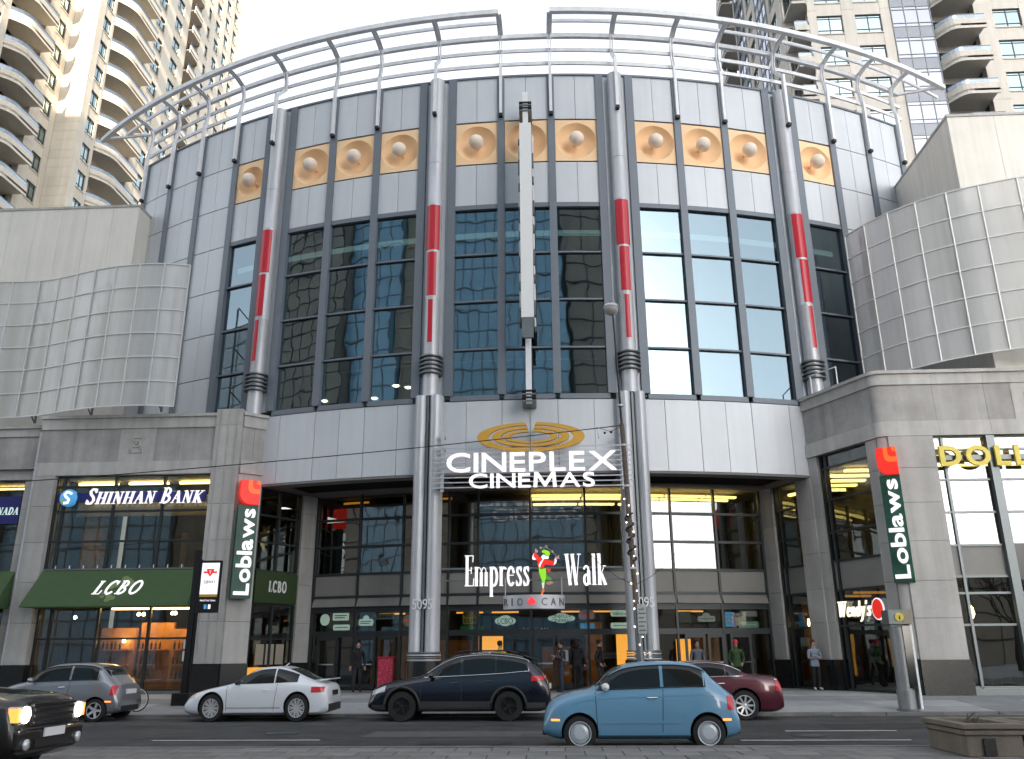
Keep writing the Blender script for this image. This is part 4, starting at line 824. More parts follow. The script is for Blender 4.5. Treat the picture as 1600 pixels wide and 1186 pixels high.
# a stroke alphabet for serif and brush letters: strokes (points, half width class, serif?)
def arc(cx, cy, rx, ry, a0, a1, n=12): return [(cx + rx * math.cos(RAD(a0 + (a1 - a0) * i / n)), cy + ry * math.sin(RAD(a0 + (a1 - a0) * i / n))) for i in range(n + 1)]
X_ = .62
G = {
 'E': (.52, [([(.14, 0), (.14, 1)], 1), ([(0, .985), (.50, .985)], 0), ([(0, .015), (.52, .015)], 0), ([(.14, .51), (.38, .51)], 0), ([(.49, .99), (.47, .78)], 0), ([(.50, .01), (.54, .25)], 0), ([(.38, .40), (.38, .62)], 0)]),
 'm': (.80, [([(.10, 0), (.10, X_)], 1), ([(.38, 0), (.38, .45)], 1), ([(.66, 0), (.66, .45)], 1), (arc(.25, .42, .13, .18, 170, 0), 0), (arc(.53, .42, .13, .18, 170, 0), 0), ([(0, .015), (.2, .015)], 0), ([(.28, .015), (.48, .015)], 0), ([(.56, .015), (.76, .015)], 0), ([(0, X_ - .02), (.12, X_ - .02)], 0)]),
 'p': (.50, [([(.10, -.34), (.10, X_)], 1), (arc(.24, .30, .18, .29, 140, -140), .8), ([(0, -.33), (.22, -.33)], 0), ([(0, X_ - .02), (.12, X_ - .02)], 0)]),
 'r': (.38, [([(.10, 0), (.10, X_)], 1), (arc(.27, .42, .14, .17, 170, 40), .6), ([(0, .015), (.22, .015)], 0), ([(0, X_ - .02), (.12, X_ - .02)], 0)]),
 'e': (.44, [(arc(.23, .31, .17, .29, 20, 320, 18), .8), ([(.07, .34), (.39, .34)], 0)]),
 's': (.36, [([(.31, .50), (.24, .59), (.13, .58), (.08, .49), (.13, .39), (.25, .27), (.30, .16), (.24, .03), (.12, .02), (.04, .12)], .8), ([(.31, .44), (.31, .62)], 0), ([(.04, .18), (.04, 0)], 0)]),
 'W': (.98, [([(.13, 1), (.31, 0)], 1), ([(.31, 0), (.49, .95)], 0), ([(.45, 1), (.65, 0)], 1), ([(.65, 0), (.84, 1)], 0), ([(0, .985), (.26, .985)], 0), ([(.36, .985), (.58, .985)], 0), ([(.74, .985), (.96, .985)], 0)]),
 'a': (.46, [([(.33, .05), (.33, .46)], 1), (arc(.20, .46, .13, .14, 0, 165), .5), (arc(.20, .17, .13, .16, 60, 330), .7), ([(.33, .03), (.45, .03)], 0)]),
 'l': (.26, [([(.12, 0), (.12, 1)], 1), ([(.0, .015), (.25, .015)], 0), ([(.0, .985), (.13, .985)], 0)]),
 'k': (.50, [([(.12, 0), (.12, 1)], 1), ([(.14, .25), (.40, .60)], 0), ([(.22, .36), (.44, .0)], .9), ([(0, .015), (.24, .015)], 0), ([(0, .985), (.13, .985)], 0), ([(.30, .60), (.50, .60)], 0), ([(.34, .015), (.52, .015)], 0)]),
 'S': (.55, [([(.45, .80), (.36, .96), (.20, .97), (.10, .84), (.16, .66), (.38, .44), (.46, .24), (.36, .04), (.18, .03), (.06, .20)], .9), ([(.46, .72), (.46, 1)], 0), ([(.06, .28), (.06, 0)], 0)]),
 'H': (.76, [([(.15, 0), (.15, 1)], 1), ([(.60, 0), (.60, 1)], 1), ([(.15, .5), (.6, .5)], 0), ([(0, .015), (.3, .015)], 0), ([(.45, .015), (.75, .015)], 0), ([(0, .985), (.3, .985)], 0), ([(.45, .985), (.75, .985)], 0)]),
 'I': (.34, [([(.16, 0), (.16, 1)], 1), ([(0, .015), (.32, .015)], 0), ([(0, .985), (.32, .985)], 0)]),
 'N': (.76, [([(.14, 0), (.14, 1)], 0), ([(.14, 1), (.60, 0)], 1), ([(.60, 0), (.60, 1)], 0), ([(0, .015), (.28, .015)], 0), ([(0, .985), (.2, .985)], 0), ([(.46, .985), (.74, .985)], 0)]),
 'A': (.74, [([(.10, 0), (.36, 1)], 0), ([(.34, 1), (.62, 0)], 1), ([(.2, .36), (.5, .36)], 0), ([(0, .015), (.22, .015)], 0), ([(.48, .015), (.76, .015)], 0)]),
 'B': (.60, [([(.15, 0), (.15, 1)], 1), (arc(.22, .75, .23, .23, 90, -90), .7), (arc(.24, .26, .28, .245, 90, -90), .8), ([(0, .015), (.25, .015)], 0), ([(0, .985), (.25, .985)], 0), ([(.15, .51), (.25, .51)], 0)]),
 'K': (.72, [([(.15, 0), (.15, 1)], 1), ([(.18, .42), (.58, .98)], 0), ([(.28, .54), (.60, 0)], 1), ([(0, .015), (.3, .015)], 0), ([(0, .985), (.3, .985)], 0), ([(.45, .985), (.7, .985)], 0), ([(.46, .015), (.74, .015)], 0)]),
 'L': (.52, [([(.15, 0), (.15, 1)], 1), ([(0, .015), (.5, .015)], 0), ([(0, .985), (.3, .985)], 0), ([(.48, 0), (.52, .28)], 0)]),
 'D': (.68, [([(.15, 0), (.15, 1)], 1), (arc(.22, .5, .36, .485, 90, -90), .8), ([(0, .015), (.25, .015)], 0), ([(0, .985), (.25, .985)], 0)]),
 'C': (.62, [(arc(.34, .5, .27, .48, 40, 320, 20), .85), ([(.54, .72), (.56, 1)], 0)]),
 'O': (.70, [(arc(.35, .5, .28, .48, 90, 450, 24), .85)]),
 'n': (.46, [([(.10, 0), (.10, X_)], 1), (arc(.24, .40, .14, .19, 170, 0), .8), ([(.38, 0), (.38, .42)], 1)]),
 'd': (.48, [([(.38, 0), (.38, 1)], 1), (arc(.22, .30, .16, .28, 30, 330, 14), .8)]),
 'y': (.46, [([(.06, X_), (.22, .08)], .9), ([(.40, X_), (.24, .1), (.14, -.26), (.0, -.34)], .9)]),
 "'": (.16, [([(.08, 1), (.05, .76)], .8)]),
}
def ribbon(pts, hw):
    L_, R_ = [], []; n = len(pts)
    for i, p in enumerate(pts):
        a = pts[max(i - 1, 0)]; b = pts[min(i + 1, n - 1)]; d = math.hypot(b[0] - a[0], b[1] - a[1]) or 1; nx, ny = -(b[1] - a[1]) / d, (b[0] - a[0]) / d
        L_.append((p[0] + nx * hw, p[1] + ny * hw)); R_.append((p[0] - nx * hw, p[1] - ny * hw))
    return L_, R_
def strokes(par, text, fr, u0, u1, v0, cap, mat, thick=.085, thin=.02, gap=.05, depth=.06, w=0.0, shear=0.0, space=.35, heights=None, joined=None, xs=1.0):
    tot = 0; lay = []
    for i, ch in enumerate(text):
        if ch == ' ': tot += space; continue
        k = heights[i] if heights else 1; lay.append((ch, tot, k)); tot += G[ch][0] * k + gap
    tot -= gap; sx = (u1 - u0) / tot; J = MB(); out = []
    for ch, ox, k in lay:
        q = J if joined else MB()
        for si, (pts, cl) in enumerate(G[ch][1]):
            hw = thin + (thick - thin) * cl
            # keep the visual stem width even when letters are squeezed sideways
            P = [((ox + a * k) * sx, b * cap * k) for a, b in pts]; L_, R_ = ribbon(P, hw * cap)
            W_ = w + depth + si * .0016; n = len(P); vs = []; fs = []
            for (a, b), (c, d) in zip(L_, R_): vs += [fr.p(u0 + a + shear * b, v0 + b, W_), fr.p(u0 + c + shear * d, v0 + d, W_), fr.p(u0 + a + shear * b, v0 + b, w), fr.p(u0 + c + shear * d, v0 + d, w)]
            for i in range(n - 1):
                b_ = 4 * i; fs += [(b_, b_ + 1, b_ + 5, b_ + 4), (b_ + 2, b_ + 6, b_ + 7, b_ + 3), (b_, b_ + 4, b_ + 6, b_ + 2), (b_ + 1, b_ + 3, b_ + 7, b_ + 5)]
            fs += [(0, 2, 3, 1), (4 * n - 4, 4 * n - 3, 4 * n - 1, 4 * n - 2)]
            q.add(vs, fs)
        if not joined: out.append(q.build('letter', mat, par))
    if joined: out.append(J.build(joined, mat, par))
    return out
def plate(par, fr, u, v, w_, h_, mat, dep=.03, w=0.0, rad=.3, name='plate'):
    r = min(w_, h_) * rad; pts = []
    for cx, cy, a in ((w_ / 2 - r, h_ / 2 - r, 0), (-w_ / 2 + r, h_ / 2 - r, 90), (-w_ / 2 + r, -h_ / 2 + r, 180), (w_ / 2 - r, -h_ / 2 + r, 270)): pts += [(u + x, v + y) for x, y in arc(cx, cy, r, r, a, a + 90, 4)]
    q = MB(); q.poly(pts, fr, w, w + dep); return q.build(name, mat, par)
def ell(par, fr, u, v, rx, ry, mat, dep=.03, w=0.0, name='disc', n=24):
    q = MB(); q.poly(arc(u, v, rx, ry, 0, 360 - 360 / n, n - 1), fr, w, w + dep); return q.build(name, mat, par)
def S(name, col, e=.0, rough=.45): return pm(name, col, rough, var=.03, emit=col if e else None, es=e)
C_gold = pm('gold_sign', (.66, .36, .05), .45, .1, .06); C_green = S('sign_green', (.012, .07, .045)); C_blue = S('sign_navy', (.015, .02, .16)); C_red = S('sign_red', (.62, .02, .012), .25)
C_or = S('sign_orange', (.75, .13, .02), .2); C_yel = S('sign_yellow', (.74, .58, .06)); C_black = S('sign_black', (.012, .012, .012)); C_lime = S('lime', (.25, .62, .02), .2); C_pale = S('pale_mint', (.50, .64, .57), .22); C_sky = S('sky_blue', (.08, .33, .62), .15); C_cream = S('cream_letter', (.75, .68, .50), .5); C_tan = S('tan', (.62, .40, .22)); C_grey = pm('silver_sign', (.50, .50, .53), .4, .3, .05); W_ = M['sign_white']
# cinema sign
fs_ = FY(30.3)
t = thing('cinema_sign', (-.8, 30.3, 7.4), 'large white letter cinema sign under gold elliptical rings, on silver bars', 'sign')
for k in range(9): MB().fbox(fs_, -4.42, 2.90, 7.44 + k * .185 - .02, 7.44 + k * .185 + .02, -.04, 0).build('support_bar', M['steel'], t)
for u in (-4.05, 2.55):
    MB().fbox(fs_, u - .06, u + .06, 7.3, 9.55, -.12, -.045).build('upright', M['steel'], t)
    for v in (7.5, 8.9, 9.4): MB().fbox(fs_, u - .05, u + .05, v - .05, v + .05, -.5, -.12).build('bracket', M['black'], t)
for c_, (a0, a1, b0, b1) in zip('CINEPLEX', [(0, .135, 0, 0)] * 8): pass
letters(t, 'CINEPLEX', fs_, -3.88, 2.32, 8.0, .68, W_, depth=.12, bold=.008, gap=.10, w=.01)
letters(t, 'CINEMAS', fs_, -3.05, 1.51, 7.40, .51, W_, depth=.12, bold=.008, gap=.10, w=.01)
for (A, B, a, b, dz) in [(1.98, .55, 1.56, .445, 0), (1.42, .385, 1.10, .295, .01), (.98, .25, .76, .175, .01)]:
    for s_ in (-1, 1):
        o_ = [(s_ * A * math.cos(RAD(x)), B * math.sin(RAD(x))) for x in range(-88, 88, 4)]; i_ = [(s_ * a * math.cos(RAD(x)), b * math.sin(RAD(x))) for x in range(84, -89, -4)]
        q = MB(); q.poly([(-.78 + x, 9.27 + dz + y) for x, y in o_ + i_ if True], fs_, .0, .12); q.build('gold_ring', C_gold, t)
for u, v in ((-2.6, 9.2), (-.95, 9.75), (-.6, 9.75), (1.0, 9.2), (-1.9, 8.98), (.35, 8.98)): MB().fbox(fs_, u - .03, u + .03, v - .03, v + .03, -.75, 0).build('standoff', M['steel'], t)
# mall name sign with jester
fe = FY(31.0)
t = thing('mall_name_sign', (-.7, 31, 3.7), 'white serif letter sign with a red and green dancing jester emblem', 'sign')
strokes(t, 'Empress', fe, -3.25, -.92, 3.99, 1.09, W_, thick=.046, thin=.012, gap=.06)
strokes(t, 'Walk', fe, .34, 1.83, 3.99, 1.10, W_, thick=.050, thin=.012, gap=.05)
for v in (4.2, 4.62): MB().fbox(fe, -4.2, 2.5, v - .03, v + .03, -.14, -.06).build('support_bar', M['frame_mid'], t)
def J(zx, zy): return (-.80 + (800 + zx / 9.88 - 832) * .0231, 5.39 - (840 + zy / 9.88 - 853) * .02253)
def jp(pts, mat, nm, w): MB().poly([J(*p) for p in pts], fe, w, w + .03).build(nm, mat, jes)
jes = MB().poly([J(*p) for p in [(345, 235), (375, 245), (430, 310), (480, 330), (560, 350), (640, 370), (660, 330), (690, 350), (680, 400), (640, 435), (560, 425), (510, 420), (480, 470), (430, 475), (390, 420), (400, 360), (330, 345), (315, 300)]], fe, 0, .05).build('jester_emblem', C_red, t)
C_lime2 = S('lime_dark', (.10, .36, .03), .1)
jp([(410, 450), (440, 490), (520, 475), (525, 600), (495, 710), (470, 720), (440, 620), (415, 540)], C_lime, 'leg', .01); jp([(520, 570), (605, 640), (595, 662), (515, 655)], C_lime2, 'leg', .012); jp([(525, 690), (600, 675), (640, 705), (560, 735), (525, 715)], C_tan, 'shoe', .014)
jp([(450, 700), (497, 700), (482, 790), (464, 790)], C_pale, 'stocking', .016); jp([(435, 880), (450, 830), (478, 785), (497, 820), (472, 850), (466, 895)], C_or, 'shoe', .018); jp([(460, 215), (490, 190), (540, 200), (580, 220), (592, 262), (560, 295), (520, 280), (500, 240), (472, 242)], C_lime, 'cap', .03)
jp([(450, 300), (490, 262), (520, 290), (572, 300), (560, 335), (500, 330), (480, 345)], W_, 'collar', .032); jp([(520, 300), (480, 360), (445, 420), (432, 470), (408, 440), (440, 380), (490, 325)], W_, 'scarf', .052); jp([(345, 235), (330, 290), (375, 340), (330, 350), (312, 330), (318, 285)], W_, 'cuff', .052); jp([(660, 330), (690, 350), (682, 402), (640, 435), (655, 390)], W_, 'cuff', .052)
jp([(356, 205), (372, 160), (380, 195), (404, 190), (402, 228), (368, 240)], S('pink', (.75, .45, .42)), 'hand', .02); jp([(664, 300), (700, 295), (728, 270), (725, 310), (736, 332), (690, 338), (660, 330)], S('pink2', (.75, .42, .40)), 'hand', .02); jp([(530, 480), (600, 490), (570, 545), (545, 530)], C_red, 'tail', .021)
for x, y in ((440, 165), (530, 145), (622, 225)):
    p = J(x, y); MB().lathe([(.001, -.055), (.04, -.04), (.055, 0), (.04, .04), (.001, .055)], fe.p(p[0], p[1], .05), n=10).build('ball', C_tan, jes, smooth=True)
q = MB(); pts = [J(*p) for p in [(440, 165), (480, 160), (530, 150), (580, 185), (622, 225), (660, 260), (690, 285)]]
for a, b in zip(pts, pts[1:]): q.bar(fe.p(*a, .03), fe.p(*b, .03), .015)
q.build('hoop', M['steel'], jes)
# curved landlord sign
t = thing('curved_silver_sign', (-.77, 30.9, 3.17), 'curved silver band sign reading RIO CAN with a red maple leaf', 'sign')
cc = Vector((-.77, 31.75, 0)); rb_ = 1.38
def bnd(a, r, z): return Vector((cc.x + r * math.sin(a), cc.y - r * math.cos(a), z))
q = MB(); vs = []; fs = []; N = 20
for i in range(N + 1):
    a = RAD(-52 + 104 * i / N); vs += [bnd(a, rb_, 3.17), bnd(a, rb_, 3.64), bnd(a, rb_ - .05, 3.64), bnd(a, rb_ - .05, 3.17)]
for i in range(N):
    for j in range(4): fs.append((4 * i + j, 4 * i + (j + 1) % 4, 4 * i + 4 + (j + 1) % 4, 4 * i + 4 + j))
fs += [(0, 1, 2, 3), (4 * N + 3, 4 * N + 2, 4 * N + 1, 4 * N)]
q.add(vs, fs).build('band', C_grey, t, smooth=2)
for ch, d in (('R', -45), ('I', -33), ('O', -20), ('C', 16), ('A', 30), ('N', 45)):
    a = RAD(d); p = bnd(a, rb_ + .004, 3.28); wch = .05 if ch == 'I' else .2
    letters(t, ch, Frame(p, (math.cos(a), math.sin(a), 0)), -wch / 2, wch / 2, 0, .25, S('grey_letter_' + ch, (.12, .12, .14)), depth=.015)
a = RAD(-2.5); p = bnd(a, rb_ + .006, 3.41); fm = Frame(p, (math.cos(a), math.sin(a), 0))
MB().poly([(x * .16, y * .15) for x, y in [(0, 1), (.22, .62), (.45, .7), (.4, .35), (.85, .42), (.72, .12), (1, -.02), (.55, -.4), (.6, -.6), (.06, -.52), (.06, -.95), (-.06, -.95), (-.06, -.52), (-.6, -.6), (-.55, -.4), (-1, -.02), (-.72, .12), (-.85, .42), (-.4, .35), (-.45, .7), (-.22, .62)]], fm, 0, .03).build('maple_leaf', S('leaf_red', (.75, .02, .03), .6), t)
for d in (-48, 48): MB().bar(bnd(RAD(d), rb_ - .03, 3.6), bnd(RAD(d), rb_ - .03, 4.25), .07, .03).build('hanger', M['steel'], t)
# bank sign
fk = FY(32.1)
t = thing('bank_sign', (-16.4, 32.1, 7.3), 'white italic SHINHAN BANK letters with a blue globe over the green awning', 'sign')
MB().fbox(fk, -19.5, -13.55, 7.45, 7.82, -.12, -.06).build('backing_bar', C_blue, t)
strokes(t, 'SHINHAN BANK', fk, -18.32, -13.68, 7.36, .60, W_, thick=.075, thin=.020, gap=.07, shear=.22, heights=[1, .78, .78, .78, .78, .78, .78, 1, 1, .78, .78, .78], space=.3)
g_ = MB().lathe([(.001, .10), (.18, .095), (.30, .06), (.34, 0), (.34, -.12)], fk.p(-19.05, 7.62, 0), fk.n, 28).build('globe', C_sky, t, smooth=2)
L_, R_ = ribbon([(-.10, -.22), (.06, -.2), (.10, -.08), (-.02, .02), (-.10, .12), (-.02, .22), (.1, .2)], .045)
MB().poly([(-19.05 + a, 7.62 + b) for a, b in L_ + R_[::-1]], fk, .09, .115).build('globe_swirl', C_cream, g_); ell(g_, fk, -19.2, 7.48, .07, .06, C_yel, .02, .085, 'sunburst'); ell(g_, fk, -18.9, 7.78, .06, .05, W_, .02, .085, 'sunburst')
t = thing('neighbour_bank_sign', (-22, 32.6, 7), 'navy panel sign reading CANADA in the window beside the bank', 'sign')
MB().fbox(FY(32.85), -24.5, -21.4, 6.75, 7.85, 0, .03).build('panel', C_blue, t); strokes(t, 'CANADA', FY(32.85), -22.75, -21.45, 7.12, .28, C_pale, thick=.1, thin=.04, w=.03, depth=.012, shear=.2)
if True:
    fC = FY(32.85); letters(t, 'K', fC, -23.25, -22.95, 7.12, .40, C_pale, depth=.012, w=.03)
# wine shop letters on the awning, and side fascia
aw = Vector((0, 31.15 - 32.16, 3.45 - 4.82)).normalized() * -1
fa = Frame((0, 31.15, 3.45), (1, 0, 0), aw)
t = thing('wine_shop_awning_sign', (-16.3, 31.4, 3.7), 'white italic LCBO letters with pale leaves on the long green awning', 'sign')
for (x, y, s_) in [(-16.55, .95, .22), (-16.15, 1.2, .22), (-15.9, 1.05, .18), (-16.45, .35, .2), (-16.7, .5, .14)]:
    for k in range(3): ell(t, fa, x + .1 * math.cos(k * 2.1), y + .1 * math.sin(k * 2.1), s_ * .6, s_ * .5, S('leaf_green%d%d' % (k, int(x * -100)), (.14, .20, .06)), .006, .004 + .002 * k, 'leaf', 12)
strokes(t, 'LCBO', fa, -17.2, -15.48, .52, .62, W_, thick=.07, thin=.018, gap=.18, depth=.03, shear=.2, w=.015)
t = thing('wine_shop_fascia_sign', (-11, 33.6, 3.6), 'dark green fascia with small white LCBO letters on the return wall', 'sign')
MB().fbox(fr_, .06, lr - .98, 3.62, 4.82, -.12, .04).build('fascia_panel', S('olive', (.03, .055, .016)), t); strokes(t, 'LCBO', fr_, .72, 1.62, 4.05, .42, M['white'], thick=.08, thin=.02, gap=.14, depth=.02, w=.04)
# vertical grocery signs
def grocer(orig, u, lab, zr, zg, zb, wd):
    t = thing('vertical_shop_sign', orig, lab, 'sign'); fr = Frame(Vector(orig) * 1, u); fr.o.z = 0
    MB().fbox(fr, 0, wd, zb, zg - .02, -.28, 0).build('green_panel', C_green, t)
    r = wd * .55; q = MB(); pts = [(0, zr), (0, zg + r)] + arc(r, zg + r, r, r, 180, 270, 8) + [(wd, zg), (wd, zr)]
    q.poly(pts, fr, -.3, .12); q.build('red_shield', C_red, t)
    for k, s_ in enumerate((.62, .40, .2)):
        rr = wd * s_ * .5; pts = [(wd - wd * s_, zr + .0), (wd - wd * s_, zr - (zr - zg) * s_ * .9 + rr)] + arc(wd - wd * s_ + rr, zr - (zr - zg) * s_ * .9 + rr, rr, rr, 180, 270, 6) + [(wd, zr - (zr - zg) * s_ * .9), (wd, zr)]
        MB().poly(pts, fr, .12 + k * .012, .13 + k * .012).build('orange_step', [C_or, C_red, C_or][k], t)
    fl_ = Frame(fr.p(wd * .83, zb + .12, .0), fr.v, -fr.u, fr.n)   # rotated: reads upwards
    letters(t, 'Loblaws', fl_, 0, zg - zb - .3, 0, wd * .70, W_, depth=.16, bold=.016, gap=.055, w=.002)
grocer((-12.12, 31.90, 3.7), (.86, .50, 0), 'vertical green Loblaws sign with red shield on the corner beside the bank', 8.18, 7.25, 3.72, .74)
grocer((11.26, 29.40, 3.8), (.90, -.43, 0), 'vertical green Loblaws sign with red shield on the rounded stone corner', 8.38, 7.45, 3.84, .64)
t = thing('yellow_letter_sign', (14.9, 29.3, 7.7), 'bold yellow DOLL letters on the window of the right hand stone building', 'sign')
letters(t, 'DOLL', FY(29.3), 13.34, 16.35, 7.74, .64, C_yel, depth=.10, bold=.03, gap=.16, w=.0); MB().fbox(FY(29.35), 13.3, 18, 7.95, 8.12, -.1, -.02).build('rail', M['frame_mid'], t)
# burger restaurant sign (its mascot portrait is left blank)
t = thing('restaurant_sign', (10.5, 31.4, 2.8), 'cream brush lettering reading Wendy\'s with a blank white oval beside it', 'sign')
strokes(t, "Wendy's", fch, .55, 2.12, 2.86, .52, C_cream, thick=.052, thin=.045, gap=.06, depth=.05, w=-.1, shear=.15)
ell(t, fch, 2.48, 3.06, .27, .37, W_, .05, -.1, 'oval_panel'); ell(t, fch, 2.48, 3.06, .235, .33, C_red, .012, -.048, 'oval_inset')
# tenant logos hung behind the glass over the doors
def tenant(x, z, w_, h_, mat, lab, text=None, tm=None, bars=0, rad=.3, cap=None, shape=None):
    a = ga(x); p = cyl(a, RG - .16, 0); fr = Frame(p, (math.cos(a * UA), math.sin(a * UA), 0)); t = thing('tenant_sign', (p.x, p.y, z), lab, 'sign', 'tenant signs over the entrance doors')
    if shape == 'cloud':
        for k, (dx, dz, r) in enumerate(((-.3, 0, .34), (0, .12, .46), (.3, 0, .34), (0, -.12, .4))): ell(t, fr, dx * w_, z + dz * h_, r * w_ * .75, r * h_ * 1.05, mat, .02 + .002 * k, 0, 'plate')
    else: plate(t, fr, 0, z, w_, h_, mat, .025, 0, rad)
    if shape == 'peak': ell(t, fr, 0, z + h_ * .55, w_ * .22, h_ * .5, mat, .027, 0, 'crest')
    if text:
        T = text.split('|'); ch = cap or h_ * .62 / len(T)
        for i, s in enumerate(T): letters(t, s, fr, -w_ * .41, w_ * .41, z + h_ * .5 - (i + .5) * h_ / len(T) - ch / 2, ch, tm or C_black, depth=.012, w=.03, joined='lettering', gap=.06)
    for k in range(bars): MB().fbox(fr, -w_ * .38, w_ * (.38 - .12 * (k % 2)), z + h_ * .28 - (k + .5) * h_ * .56 / bars - h_ * .06, z + h_ * .28 - (k + .5) * h_ * .56 / bars + h_ * .06, .026, .034).build('line', tm or C_black, t)
    return t
tenant(-9.45, 3.05, .42, .46, C_pale, 'small pale round logo sign over the left doors', rad=.5); tenant(-8.75, 3.16, .72, .30, C_pale, 'pale crested logo sign, two dark lines, over the left doors', bars=2, shape='peak', rad=.15); tenant(-8.7, 2.74, .74, .22, C_pale, 'narrow pale logo sign under the crested one', bars=1)
tenant(-7.65, 2.92, .62, .26, C_pale, 'pale peaked logo sign beside the crested ones', bars=2, shape='peak'); tenant(-6.85, 3.14, .80, .22, M['white'], 'white Loblaws logo strip over the doors', 'Loblaws', C_black, rad=.15); tenant(-5.85, 2.96, .5, .44, M['white'], 'white logo sign with red lines next to the left steel column', bars=1, tm=C_red, rad=.5)
tenant(-3.35, 3.04, .62, .48, C_yel, 'yellow tag shaped BEST BUY logo sign over the doors', 'BEST|BUY', C_black, rad=.12); tenant(-3.3, 2.66, .95, .13, S('deep_green', (.01, .12, .02), .1), 'thin dark green logo strip below the yellow tag', rad=.1)
tenant(-1.98, 2.9, .74, .36, C_pale, 'pale cloud shaped LCBO logo sign over the doors', 'LCBO', C_green, shape='cloud', cap=.2); tenant(.22, 2.98, .95, .32, C_pale, 'pale CINEPLEX CINEMAS logo sign over the central door', 'CINEPLEX|CINEMAS', C_green, shape='cloud', cap=.12)
tt = tenant(1.2, 3.1, .6, .34, S('dusty_pink', (.42, .30, .28), .05), 'dull pink transit logo sign beside the central door', bars=1, tm=C_red, shape='peak'); tenant(1.22, 2.66, .56, .26, C_sky, 'small blue logo sign below the transit logo', bars=1, tm=M['white'], rad=.08)
tenant(2.62, 3.16, .95, .24, C_pale, 'pale milestones logo sign beside the right steel column', 'milestones', C_green); tenant(2.62, 2.70, .98, .22, C_pale, 'pale teal logo bar beneath the milestones sign', bars=1, tm=S('teal', (.02, .25, .24)))
tenant(5.1, 3.0, .5, .44, C_black, 'black square logo sign over the right doors', rad=.08); tenant(5.95, 2.94, .72, .22, M['white'], 'white sail logo sign over the right doors', bars=1, tm=S('teal2', (.02, .25, .34)), shape='peak'); tenant(6.9, 2.92, .38, .56, C_sky, 'upright blue logo sign over the right doors', bars=2, tm=M['white'], rad=.08)
tenant(7.72, 3.14, .72, .22, C_grey, 'grey slanted letter logo sign by the stone pillar', 'ARDENE', M['white'], rad=.1); tenant(7.72, 2.72, .78, .24, S('mint', (.25, .5, .38), .05), 'mint green logo sign under the grey slanted one', bars=1, tm=M['white'])
tenant(-.8, 2.60, 1.2, .14, C_black, 'black strip with small grey RIO CAN letters over the central door', 'RIO CAN', M['white'], rad=.1, cap=.08)
for s_, x in ((-1, -.5), (1, .5)):
    c = cyl(x, RD + .22 + .40, 0); fr = Frame(c, (math.cos(x * UA), math.sin(x * UA), 0)); t = thing('address_numerals', (c.x, c.y, 3.2), 'pale numerals 5095 on the ' + ('steel column left of the doors, behind the navy car' if s_ < 0 else 'steel column by the tall lamp post'), 'sign')
    letters(t, '5095', fr, -.36, .36, 3.2, .34, M['white'], depth=.03, gap=.06, w=-.01)
# central blade sign, seen edge on
t = thing('blade_sign', (-.82, 29.6, 10.9), 'tall white blade sign projecting over the cinema front, seen edge on', 'sign')
fb = FY(29.55, -.82)
MB().fbox(fb, -.24, .24, 13.75, 22.3, -.16, 0).build('edge_panel', M['white'], t); MB().fbox(fb, -.22, .22, 12.95, 13.73, -.2, -.02).build('end_box', M['frame_mid'], t); MB().fbox(fb, -.11, .11, 10.55, 24.2, -.75, -.55).build('post', M['white_steel'], t)
MB().fbox(fb, -.25, .25, 13.7, 22.0, -1.0, -.18).build('sign_body', M['frame_mid'], t)
for s_ in (-1, 1):
    z = 21.7
    for k in range(15):
        h = .2 + ((k * 7 + (s_ > 0) * 3) % 4) * .16; MB().fbox(fb, min(s_ * .255, s_ * .31), max(s_ * .255, s_ * .31), z - h, z, -.85, -.25).build('letter_block', M['white'] if (k + (s_ > 0)) % 2 else M['frame_mid'], t); z -= h + .10
for z in (10.75, 23.4):
    for k in range(4): MB().fbox(fb, -.26, .26, z - .16 + k * .13, z - .10 + k * .13, -1.5, -.5).build('bracket_plate', M['black'] if k % 2 else M['frame_mid'], t)
# ------------------------------------------------------------------ cars (front at local x = 0, tail at x = L, near flank at -y)
def interp(P, x):
    n = len(P)
    if x <= P[0][0]: return P[0][1]
    if x >= P[-1][0]: return P[-1][1]
    for i in range(n - 1):
        if P[i][0] <= x <= P[i + 1][0]:
            h = P[i + 1][0] - P[i][0]; t = (x - P[i][0]) / h
            def sl(k):
                if k == 0 or k == n - 1: return (P[min(k + 1, n - 1)][1] - P[max(k - 1, 0)][1]) / (P[min(k + 1, n - 1)][0] - P[max(k - 1, 0)][0])
                d0 = (P[k][1] - P[k - 1][1]) / (P[k][0] - P[k - 1][0]); d1 = (P[k + 1][1] - P[k][1]) / (P[k + 1][0] - P[k][0])
                return 0 if d0 * d1 <= 0 else 2 * d0 * d1 / (d0 + d1)
            m0, m1 = sl(i), sl(i + 1); t2, t3 = t * t, t * t * t
            return (2 * t3 - 3 * t2 + 1) * P[i][1] + (t3 - 2 * t2 + t) * h * m0 + (-2 * t3 + 3 * t2) * P[i + 1][1] + (t3 - t2) * h * m1
M['car_glass'] = pm('car_glass', (.008, .011, .012), .06, 0, .1, 2, spec=.45); M['car_trim'] = pm('car_black_trim', (.018, .018, .019), .55, 0, .1); M['tail'] = pm('tail_lamp', (.45, .015, .03), .15, 0, .1, 4, emit=(1, .03, .04), es=.03, spec=.6); M['head'] = pm('head_lamp', (.65, .68, .70), .12, .2, .1, 6, spec=.9); M['head_on'] = em('lit_head_lamp', (1.0, .88, .68), 3.5); M['amber'] = em('amber_lamp', (1.0, .26, .05), .7); M['rim'] = pm('alloy_rim', (.66, .66, .68), .3, .45, .06); M['rim_dark'] = pm('dark_steel_rim', (.02, .02, .022), .45, .3, .1); M['seat'] = pm('seat', (.03, .03, .03), .8)
